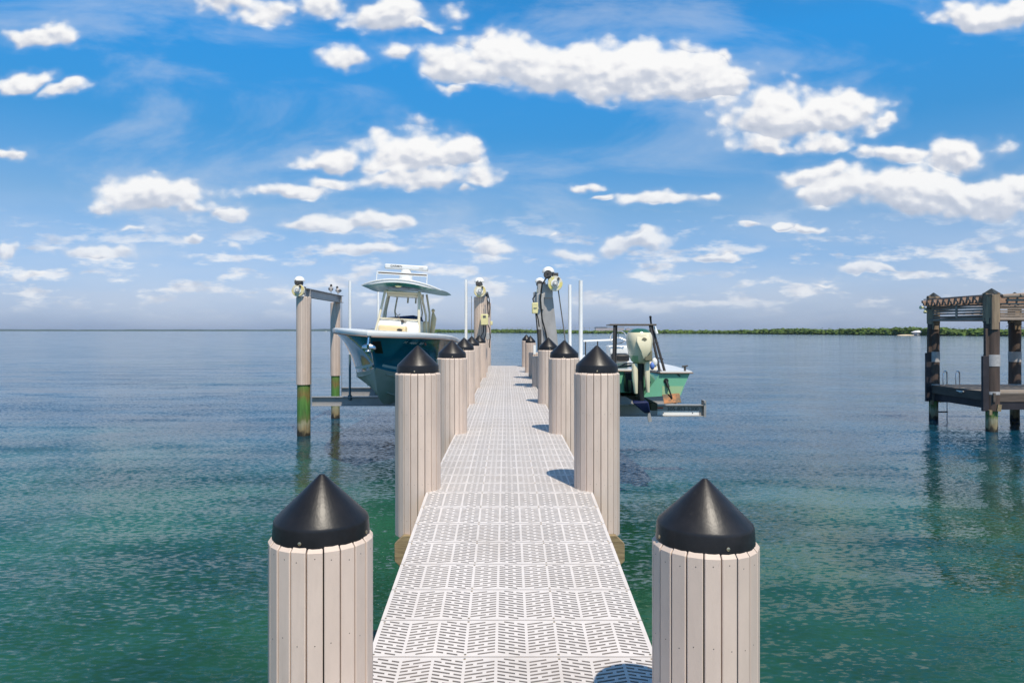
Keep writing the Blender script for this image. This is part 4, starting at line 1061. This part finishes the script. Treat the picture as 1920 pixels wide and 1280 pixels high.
    b = MB(); b.prism([(ex-.02, 1.09), (ex+.01, 1.115), (ex+.04, 1.11), (ex+.07, 1.085), (ex+.03, 1.045)], .008, 0, 'XZ', ya-.012); b.obj('cowl_emblem', 'engol', eo)
    for k in range(3):
        b = MB(); b.box((ex-.06+k*.055, -.44, 1.215-.004*k), (.035, .07, .02), 0, Matrix.Rotation(R(-30), 3, 'X')); b.obj('cowl_vent', 'black', eo)
    b = MB()
    b.loft([ring(.70, ex-.01, -.27, .09, .13, 12), ring(.40, ex, -.26, .075, .10, 12), ring(.10, ex+.02, -.25, .06, .10, 12), ring(-.12, ex+.05, -.24, .045, .13, 12)], close=True)
    mid = b.obj('midsection', 'black', eo)
    for (x0, x1, z0, z1) in ((-.15, -.06, .14, .66), (.06, .15, .16, .74)):
        b = MB(); b.loft([ring(z1, ex+(x0+x1)/2, -.36, .055, .07, 10), ring((z0+z1)/2, ex+(x0+x1)/2+.0, -.40, .05, .07, 10), ring(z0, ex+(x0+x1)/2+.02, -.38, .03, .05, 10)], close=True)
        b.obj('swivel_bracket', 'engine', eo)
    b = MB(); b.bx(ex-.11, ex+.12, -.05, .48, .12, .34); b.bx(ex-.15, ex+.16, .30, .49, .10, .46); b.obj('mount_bracket', 'black', eo, bevel=.015)
    b = MB(); b.tube([(ex-.1, -.3, .62), (ex-.22, -.1, .60), (ex-.3, .3, .56)], .02, 8); b.tube([(ex-.05, -.3, .66), (ex-.2, .0, .64), (ex-.25, .4, .56)], .014, 8); b.obj('rigging_hose', 'cable', eo)
    b = MB(); b.loft([[(ex+.0-.18, -.55, -.005), (ex+.10, -.55, .01), (ex+.14, -.1, .01), (ex-.1, -.1, -.005)], [(ex-.02, -.50, -.14), (ex+.14, -.5, -.14), (ex+.16, -.12, -.14), (ex+.02, -.12, -.14)], [(ex+.06, -.45, -.20), (ex+.15, -.45, -.20), (ex+.16, -.2, -.20), (ex+.08, -.2, -.2)]], close=True)
    b.obj('propeller_cover', 'prop', eo, bevel=.02)
    b = MB(); b.prism([(ex+.11, -.18), (ex+.17, -.18), (ex+.21, -.36), (ex+.15, -.37)], .03, 0, 'XZ', -.33); b.obj('skeg', 'alu_paint', eo)
    b = MB(); b.ball((.42, -.02, .66), 1, 14, 10, 0, (.052, .052, .085)); b.ball((.375, -.035, .60), 1, 12, 8, 1, (.045, .045, .07)); b.obj('float', ['pvc', 'bluew'], root)
    # trim tab
    tt = MB(); tt.box((.71, -.10, .02), (.30, .20, .012), 0, Matrix.Rotation(R(48), 3, 'X') @ Matrix.Rotation(R(-8), 3, 'Y')); tto = tt.obj('trim_tab', 'bronze', root)
    b = MB(); b.tube([(.63, -.01, .33), (.66, -.05, .22)], .028, 10); b.tube([(.66, -.05, .22), (.71, -.12, .03)], .014, 8); b.lathe([(.045, 0), (.045, .012)], 12, 0, (.63, -.014, .33), 'Y'); b.obj('actuator', 'black', tto)
    b = MB(); b.box((.86, -.008, .43), (.06, .012, .022), 0, Matrix.Rotation(R(35), 3, 'Y')); b.obj('vent_cover', 'black', hull)
    # seats, console, wheel
    b = MB(); b.bx(.34, .68, .95, 1.25, .48, .62); b.obj('seat', 'cream', root, bevel=.03)
    b = MB(); b.bx(-.30, .10, .9, 1.3, .48, .60); b.obj('seat', 'cream', root, bevel=.03)
    b = MB(); b.bx(-.10, .34, 2.0, 2.4, .5, .92); b.bx(-.08, .32, 1.95, 2.0, .74, .90); cs = b.obj('console', 'gel', root, bevel=.03)
    b = MB(); b.bx(-.06, .30, 1.80, 2.0, .60, .74); b.obj('console_seat', 'black', root, bevel=.03)
    b = MB(); b.tube([(.08+.17*math.cos(t), 1.85-.05*math.sin(t), 1.10+.13*math.sin(t)) for t in [2*PI*k/24 for k in range(24)]], .013, 8, closed=True)
    for a in (90, 210, 330): b.tube([(.08, 1.87, 1.10), (.08+.17*math.cos(R(a)), 1.85, 1.10+.13*math.sin(R(a)))], .009, 6)
    b.obj('steering_wheel', 'steel', cs)
    # forward leaning rail
    b = MB(); b.tube([(-.45, 3.6, .99), (.30, 3.6, 1.02)], .022, 8); rl = b.obj('bow_rail', 'pvc', root)
    for x in (-.40, -.12, .25):
        b = MB(); b.tube([(x, 3.6, .5), (x, 3.6, .99)], .014, 8); b.obj('rail_post', 'bpole', rl)
skiff()

# ================================================================== OLD TIMBER DOCK ON THE RIGHT
def old_dock():
    XL = 14.35; ZD = 1.16
    d = thing('timber_dock', 'old brown timber dock with weathered boards and dark joists at the right edge', 'dock', (XL, 21.5, ZD))
    dx, dy, dz = -XL, -21.5, -ZD
    b = MB(); y = 20.0; 
    while y < 23.1:
        b.bx(XL-.05, 24.0, y, y+.135, ZD-.035, ZD); y += .142
    off(b.obj('deck_boards', 'odeck', d), dx, dy, dz)
    b = MB(); b.bx(XL-.12, XL-.055, 19.93, 23.15, ZD-.27, ZD-.005); b.bx(XL-.12, 24, 20.0, 20.06, ZD-.27, ZD-.036); b.bx(XL-.10, 24, 23.15, 23.2, ZD-.27, ZD-.005)
    off(b.obj('fascia_board', 'fascia', d), dx, dy, dz)
    b = MB(); b.bx(XL-.05, XL+.08, 20.0, 23.1, ZD-.50, ZD-.275); b.bx(XL-.02, 24, 20.02, 20.14, ZD-.50, ZD-.275); b.bx(XL-.02, 24, 22.95, 23.07, ZD-.5, ZD-.275)
    off(b.obj('joist', 'rub', d), dx, dy, dz)
    # posts
    def post(x, y, ztop, label, r=.165, board=True, lit_z=3.35):
        t = thing('timber_piling', label, 'piling', (x, y, -1.2), 0, 'heavy timber pilings of the old dock')
        z = lambda q: q+1.2
        b = MB(); b.lathe([(r*.86, 0), (r*.84, z(1.0))], 16); b.obj('tide_stained_base', 'pile', t)
        b = MB(); b.lathe([(r*1.08, z(.62)), (r*1.1, z(1.2)), (r*1.06, z(2.3)), (r*1.1, z(lit_z))], 18); b.obj('dark_wrap', 'dwrap', t)
        b = MB()
        n = 7
        for k in range(n):   # weathered split boards round the head
            a = 2*PI*k/n+.3; rr = r*.92; w_ = r*.95
            b.box((math.cos(a)*rr, math.sin(a)*rr, z((lit_z-.12*random.random()-.05+ztop)/2)), (.06, w_, ztop-lit_z+.12+.1*random.random()), 0, Matrix.Rotation(a, 3, 'Z'))
        b.lathe([(r*.9, z(lit_z-.1)), (r*.9, z(ztop-.01))], 12)
        b.box((-.30*r, -1.12*r, z((lit_z-.35+ztop)/2)), (r*1.1, .05, ztop-lit_z+.33))
        b.obj('weathered_head', 'oldwood', t)
        b = MB(); s_ = r*1.0; b.loft([[(-s_, -s_, z(ztop)), (s_, -s_, z(ztop)), (s_, s_, z(ztop)), (-s_, s_, z(ztop))], [(-.01, -.01, z(ztop+.175)), (.01, -.01, z(ztop+.175)), (.01, .01, z(ztop+.175)), (-.01, .01, z(ztop+.175))]], close=True)
        cp = b.obj('pyramid_cap', 'slate', t); cp.rotation_euler = (0, 0, R(25))
        for (za, zb) in ((1.93, 2.27), (1.10, 1.19)):
            b = MB(); b.lathe([(r*1.13, z(za)), (r*1.13, z(zb))], 18); b.obj('white_band', 'band', t)
        if board:
            b = MB(); b.box((-r*1.35, -r*.45, z(1.42)), (.18, .09, 1.62)); b.obj('rub_board', 'rub', t, bevel=.008)
            b = MB(); b.box((-r*1.12, -r*.40, z(2.6)), (.11, .10, .86)); b.obj('rub_board', 'dwrap', t, bevel=.008)
            b = MB(); b.box((r*.35, -r*1.15, z(.72)), (.11, .05, .20), 0, Matrix.Rotation(R(8), 3, 'Y')); b.obj('broken_block', 'timber', t)
            b = MB(); b.box((-r*.9, -r*.9, z(.58)), (.08, .08, .14)); b.obj('broken_block', 'timber', t)
        return t
    post(XL-.02, 20.15, 4.045, 'near corner timber piling with pyramid cap, dark wrap and white band on the old dock', .185)
    post(XL+.02, 22.95, 4.075, 'far left timber piling with dark rub boards, beside the ladder hoops of the old dock', .165)
    post(17.1, 22.95, 4.09, 'timber piling at the right edge of the picture, cap just showing above the pergola', .165, board=False)
    post(18.6, 20.15, 4.02, 'timber piling of the old dock just past the right edge', .175, board=False)
    # pergola
    p = thing('pergola', 'weathered timber pergola with slatted sides and scalloped rafter ends on the old dock', 'pergola', (XL, 21.5, 3.3))
    dz = -3.3
    def slats(name, axis, a0, a1, c, z0, z1, n=5, mull=True):
        b = MB(); h = (z1-z0)/n
        for k in range(n):
            zc_ = z0+h*(k+.5)+random.uniform(-.006, .006); hh = h*random.uniform(.50, .66)
            if axis == 'Y': b.bx(c-.02, c+.02, a0, a1, zc_-hh/2, zc_+hh/2)
            else: b.bx(a0, a1, c-.02, c+.02, zc_-hh/2, zc_+hh/2)
        off(b.obj(name, 'oldwoodx', p), dx, dy, dz)
    slats('slat_panel', 'Y', 20.3, 22.8, XL-.10, 3.38, 3.80)
    slats('slat_panel', 'X', XL+.15, 18.5, 20.05, 3.38, 3.80, 6)
    slats('slat_panel', 'X', XL+.15, 18.5, 23.05, 3.38, 3.80, 4)
    slats('slat_panel', 'Y', 20.3, 22.8, 18.5, 3.38, 3.80, 4)
    b = MB(); b.bx(XL-.15, XL-.06, 20.2, 22.9, 3.29, 3.375); b.bx(XL-.15, XL-.06, 20.2, 22.9, 3.80, 3.86)
    b.bx(XL-.14, XL-.125, 21.5, 21.6, 3.38, 3.80)
    b.bx(XL+.1, 18.6, 20.0, 20.1, 3.29, 3.375); b.bx(XL+.1, 18.6, 22.95, 23.05, 3.29, 3.375); off(b.obj('header_beam', 'oldwoodx', p), dx, dy, dz)
    for k in range(10):
        y = 20.38+k*.285
        if y > 22.95: break
        b = MB(); x0 = XL-.34+random.uniform(-.02, .02); zt = 3.99+random.uniform(-.015, .015)
        prof = [(x0, zt), (x0, zt-.075), (x0+.045, zt-.10), (x0+.055, zt-.16), (x0+.10, zt-.19), (x0+.17, zt-.185), (x0+.20, zt-.15), (x0+.26, zt-.19), (18.9, zt-.19), (18.9, zt)]
        b.prism(prof, .085, 0, 'XZ', y); off(b.obj('rafter', 'rafter', p), dx, dy, dz)
    b = MB()
    for k in range(16):
        x = XL-.22+k*.28; b.bx(x, x+.06, 19.95+random.uniform(-.12, .06), 23.2+random.uniform(-.1, .1), 4.008, 4.04+random.uniform(0, .01))
    off(b.obj('purlin', 'oldwoodx', p), dx, dy, dz)
    b = MB(); b.tube([(XL+.15, 19.96, 3.98), (XL+.9, 19.94, 4.02), (XL+1.5, 19.98, 4.0)], [.06, .07, .06], 10); b.bx(XL+.3, 18.5, 19.97, 20.03, 3.84, 3.90); off(b.obj('front_beam', 'oldwoodx', p), dx, dy, dz)
    for a, c_ in (((15.0, 21.5, 3.3), (15.5, 22.0, 3.05)), ((16.3, 21.6, 3.25), (15.6, 21.3, 3.1)), ((15.7, 21.4, 3.3), (16.7, 21.8, 2.97))):
        b = MB(); b.tube([a, c_], .008, 5); off(b.obj('brace_wire', 'cable', p), dx, dy, dz)
    # ladder
    l = thing('dock_ladder', 'chrome ladder with two arched handrails at the far edge of the old dock', 'ladder', (14.85, 22.8, ZD))
    for x in (14.55, 14.97):
        b = MB(); pts = [(x, 22.72, 0.0-.01), (x, 22.72, .36)]+[(x+.125-.125*math.cos(t), 22.72+.2*(1-math.cos(t))/2, .36+.11*math.sin(t)) for t in [PI*k/10 for k in range(1, 10)]]+[(x+.25, 22.92, .36), (x+.25, 22.92, -.02)]
        b.tube(pts, .021, 10); b.lathe([(.045, 0), (.045, .012)], 12, 0, (x, 22.72, 0)); b.v = [(q[0]-14.85, q[1]-22.8, q[2]) for q in b.v]; b.obj('handrail', 'steel', l)
    for x in (14.62, 15.02):
        b = MB(); b.tube([(x-14.85, .46, .0), (x-14.85, .46, -1.5)], .02, 8); b.obj('side_rail', 'steel', l)
    for zz in (-.6, -.95, -1.3):
        b = MB(); b.tube([(14.6-14.85, .46, zz), (15.04-14.85, .46, zz)], .022, 8); b.obj('rung', 'grime', l)
    c = thing('dock_cleat', 'white metal cleat fixed to the side board of the old dock', 'cleat', (XL-.135, 21.35, 1.08))
    b = MB(); b.tube([(-.02, -.17, .01), (-.03, -.05, .0), (-.03, .05, .0), (-.02, .17, .01)], [.012, .022, .022, .012], 8); b.bx(-.02, .02, -.05, .05, -.04, .02); b.obj('horn', 'dome', c)
    f = thing('dock_lamp', 'small pale yellow lamp cluster on the outer corner of the pergola', 'lamp', (XL-.28, 22.85, 3.72))
    b = MB(); b.tube([(.15, 0, 0), (-.12, 0, .0)], .018, 8); b.obj('lamp_arm', 'grime', f)
    b = MB(); b.tube([(-.08, 0, .02), (-.22, -.03, .03)], [.03, .06], 10); b.tube([(-.03, 0, -.02), (-.08, -.05, -.14)], [.03, .055], 10); b.obj('lamp_head', 'lampy', f)
old_dock()

# ================================================================== FAR SHORE
def shore_curve():
    """x, y (world) of the mangrove water line, from the drawn waterline heights"""
    out = []
    for px, py in ((800, 623.7), (860, 623.9), (960, 624.1), (1080, 625.0), (1200, 625.3), (1340, 625.6), (1500, 626.7), (1680, 628.2), (1800, 629.3), (1920, 630.0), (2100, 631.0), (2300, 632.0)):
        Y = H*F/(py-VY); out.append(((px-VX)/F*Y, Y))
    return out
def mangroves():
    rnd = random.Random(3); sc = shore_curve()
    segs = []; tot = 0
    for a, c_ in zip(sc[:-1], sc[1:]):
        l = math.dist(a, c_); segs.append((tot, l, a, c_)); tot += l
    def at(t):
        for (s0, l, a, c_) in segs:
            if t <= s0+l: 
                q = (t-s0)/l; return a[0]+(c_[0]-a[0])*q, a[1]+(c_[1]-a[1])*q
        return sc[-1]
    b = MB()
    ico = []
    import bmesh
    bm = bmesh.new(); bmesh.ops.create_icosphere(bm, subdivisions=2, radius=1); iv = [v.co.copy() for v in bm.verts]; if_ = [[v.index for v in f.verts] for f in bm.faces]; bm.free()
    t = 0
    while t < tot:
        x, y = at(t)
        hh = 3.2+0.8*math.sin(t*.011)+.6*math.sin(t*.043+1)+rnd.uniform(-.5, .6)
        for lay in range(3):
            dx_ = rnd.uniform(-1.5, 1.5); back = lay*4+rnd.uniform(0, 4); z = [0.9, hh*.5, hh*.78][lay]+rnd.uniform(-.3, .3)
            rx = rnd.uniform(1.6, 3.0); rz_ = rnd.uniform(1.0, 1.5)
            o = len(b.v)
            ph = [rnd.uniform(0, 6.3) for _ in range(3)]
            for v in iv:
                k = 1+.22*math.sin(v.x*5+ph[0])*math.sin(v.y*5+ph[1])+.20*math.sin(v.z*7+ph[2]+v.x*3)+rnd.uniform(-.10, .10)
                b.v.append((x+dx_+v.x*rx*k, y+back+v.y*rx*k, max(-.2, z+v.z*rz_*k*(1.3 if lay < 2 else 1.1))))
            for f in if_: b.f.append([o+i for i in f]); b.m.append(0)
        t += 1.5 if y < 600 else 2.2
    # leaf tufts along the crown line
    t = 0
    while t < tot:
        x, y = at(t); 
        for k in range(3):
            px_, py_ = x+rnd.uniform(-2, 2), y+rnd.uniform(0, 9); z = rnd.uniform(2.0, 4.8)+.9*math.sin(t*.011); s_ = rnd.uniform(.25, .6)
            q = [Vector((rnd.gauss(0, 1), rnd.gauss(0, 1), rnd.gauss(0, 1))).normalized()*s_ for _ in range(3)]
            b.add([(px_+w.x, py_+w.y, z+w.z) for w in q], [(0, 1, 2)], 0)
        t += 1.4
    o = b.obj('mangrove_shore', 'mangrove', recalc=False, smooth=False)
    tag(o, 'low bright green mangrove bank along the horizon on the right', 'mangroves', kind='stuff')
    # ground beneath
    g = MB(); pts = [(x, y+1) for x, y in sc]+[(x*1.03, y+160) for x, y in sc[::-1]]
    g.prism(pts, .35, 0, 'XY', -.1); M_['mud'] = mat('mud_bank', (0.05, 0.05, 0.03), .9, var=.3, vscale=.2)
    struct(g.obj('mangrove_ground', 'mud', smooth=False))
mangroves()
def far_shore():
    b = MB(); rnd = random.Random(5); Y = 5200
    x = -4700; 
    top = []
    while x < -250:
        h = 14+2.2*math.sin(x*.004)+1.6*math.sin(x*.017)+rnd.uniform(-1.6, 1.6)
        if -3500 < x < -2400: h *= .8
        top.append((x, h)); x += rnd.uniform(14, 30)
    n = len(top)
    vs = []
    for (x, h) in top: vs += [(x, Y, -.5), (x, Y+20, h*.8), (x, Y+80, h), (x, Y+400, h*.9), (x, Y+400, -.5)]
    fs = []
    for i in range(n-1):
        for j in range(4): fs.append((i*5+j, i*5+j+1, (i+1)*5+j+1, (i+1)*5+j))
    b.add(vs, fs); o = b.obj('distant_wood', 'farwood', smooth=False)
    tag(o, 'thin dark blue wooded shore far off on the left horizon', 'shore wood', kind='stuff')
far_shore()
def bridge():
    t = thing('road_bridge', 'long pale bridge on thin piers far beyond the mangroves', 'bridge', (300, 4200, 0))
    Y = 4200; x0, x1 = 0, 760
    zb = lambda x: 21.5+3.0*math.exp(-((x-250)/160.0)**2)
    b = MB(); xs = np.linspace(x0, x1, 30)
    b.loft([[(x, Y-6, zb(x)), (x, Y+6, zb(x)), (x, Y+6, zb(x)+2.4), (x, Y-6, zb(x)+2.4)] for x in xs], close=True)
    off(b.obj('bridge_deck', 'concrete', t), -300, -4200)
    pm_ = None
    for x in np.linspace(x0+10, x1-10, 26):
        b = MB(); b.bx(x-2.0, x+2.0, Y-4, Y+4, -2, zb(x)); off(b.obj('pier', 'concrete', t), -300, -4200)
    # low buildings behind the bank
    t2 = thing('waterfront_building', 'faint low pinkish building block beyond the mangroves above the skiff', 'building', (440, 2900, 0))
    b = MB(); b.bx(-60, 60, 0, 25, 0, 15); b.bx(-60, -10, 0, 25, 15, 18); b.bx(70, 100, 0, 20, 0, 13); M_['pinkw'] = mat('pink_render', (.42, .36, .34), .8); b.obj('wall', 'pinkw', t2)
    b = MB(); b.bx(-62, 62, -2, 27, 18.1, 19); b.obj('roof', 'farwood', t2)
bridge()
def boathouse():
    px, py = 1726, 628.6; Y = H*F/(py-VY)-1; X = (px-VX)/F*Y
    t = thing('boathouse', 'small white roofed stilt boathouse before the mangroves, left of the old dock', 'boathouse', (X, Y, 0))
    b = MB(); hw = 4.4
    b.loft([[(-hw, -3.5, 1.95), (hw, -3.5, 1.95), (hw, 3.5, 1.95), (-hw, 3.5, 1.95)], [(-hw*.62, -1.2, 3.1), (hw*.62, -1.2, 3.1), (hw*.62, 1.2, 3.1), (-hw*.62, 1.2, 3.1)], [(-hw*.3, -.2, 3.45), (hw*.3, -.2, 3.45), (hw*.3, .2, 3.45), (-hw*.3, .2, 3.45)]], close=True)
    b.obj('roof', 'hroof', t)
    b = MB(); b.bx(-3.9, -.4, -2.8, 2.8, .7, 1.94); b.bx(-.4, 3.9, 0, 2.8, .7, 1.94); w = b.obj('wall', 'hwall', t)
    b = MB(); b.bx(1.2, 2.6, -.06, -.01, 1.1, 1.7); b.obj('window', 'black', w)
    b = MB(); b.bx(-4.2, 4.4, -3.2, 3.2, .45, .68); b.obj('platform', 'hroof', t)
    for x in (-3.8, -1.3, 1.3, 3.8):
        b = MB(); b.tube([(x, -3, -1), (x, -3, 2.0)], .13, 8); b.obj('post', 'grey', t)
    s = thing('sand_spit', None, None, (X-9, Y, 0)); bpy.data.objects.remove(s)
    b = MB(); b.lathe([(6.0, -.1), (5.2, .25), (3, .5), (.1, .6)], 20, 0, (X-9.5, Y, 0), sx=1.0, sy=.4); struct(b.obj('sand_beach', 'sand'))
boathouse()
def motorboat():
    Y = 1800; X = (614-VX)/F*Y
    t = thing('distant_motorboat', 'tiny white motorboat far off between the two outer lift pilings', 'boat', (X, Y, 0), R(90))
    b = MB(); b.loft([[(-1.2, 0, 0), (1.2, 0, 0), (1.4, 0, 1.1), (-1.4, 0, 1.1)], [(-1.1, 6, 0), (1.1, 6, 0), (1.4, 6, 1.2), (-1.4, 6, 1.2)], [(-.1, 9, .5), (.1, 9, .5), (.2, 9.4, 1.5), (-.2, 9.4, 1.5)]], close=True); b.obj('hull', 'gel', t)
    b = MB(); b.bx(-.9, .9, 2.5, 4.5, 1.1, 2.8); b.obj('cabin', 'gel', t)
motorboat()

# ------------------------------------------------------------------ air between here and the far shore
def haze():
    m = bpy.data.materials.new('sea_air'); M_['sea_air'] = m; m.use_nodes = True; nt = m.node_tree; nt.nodes.clear()
    o = nt.nodes.new('ShaderNodeOutputMaterial'); v = nt.nodes.new('ShaderNodeVolumePrincipled')
    v.inputs['Color'].default_value = (.80, .88, 1, 1); v.inputs['Density'].default_value = 6e-5; v.inputs['Anisotropy'].default_value = .2
    nt.links.new(v.outputs[0], o.inputs['Volume'])
    b = MB(); b.bx(-14200, 14200, -450, 14200, -3.0, 60)
    h = b.obj('haze', 'sea_air', smooth=False); h['kind'] = 'stuff'; h['label'] = 'thin sea haze over the whole bay out to the horizon'
haze()
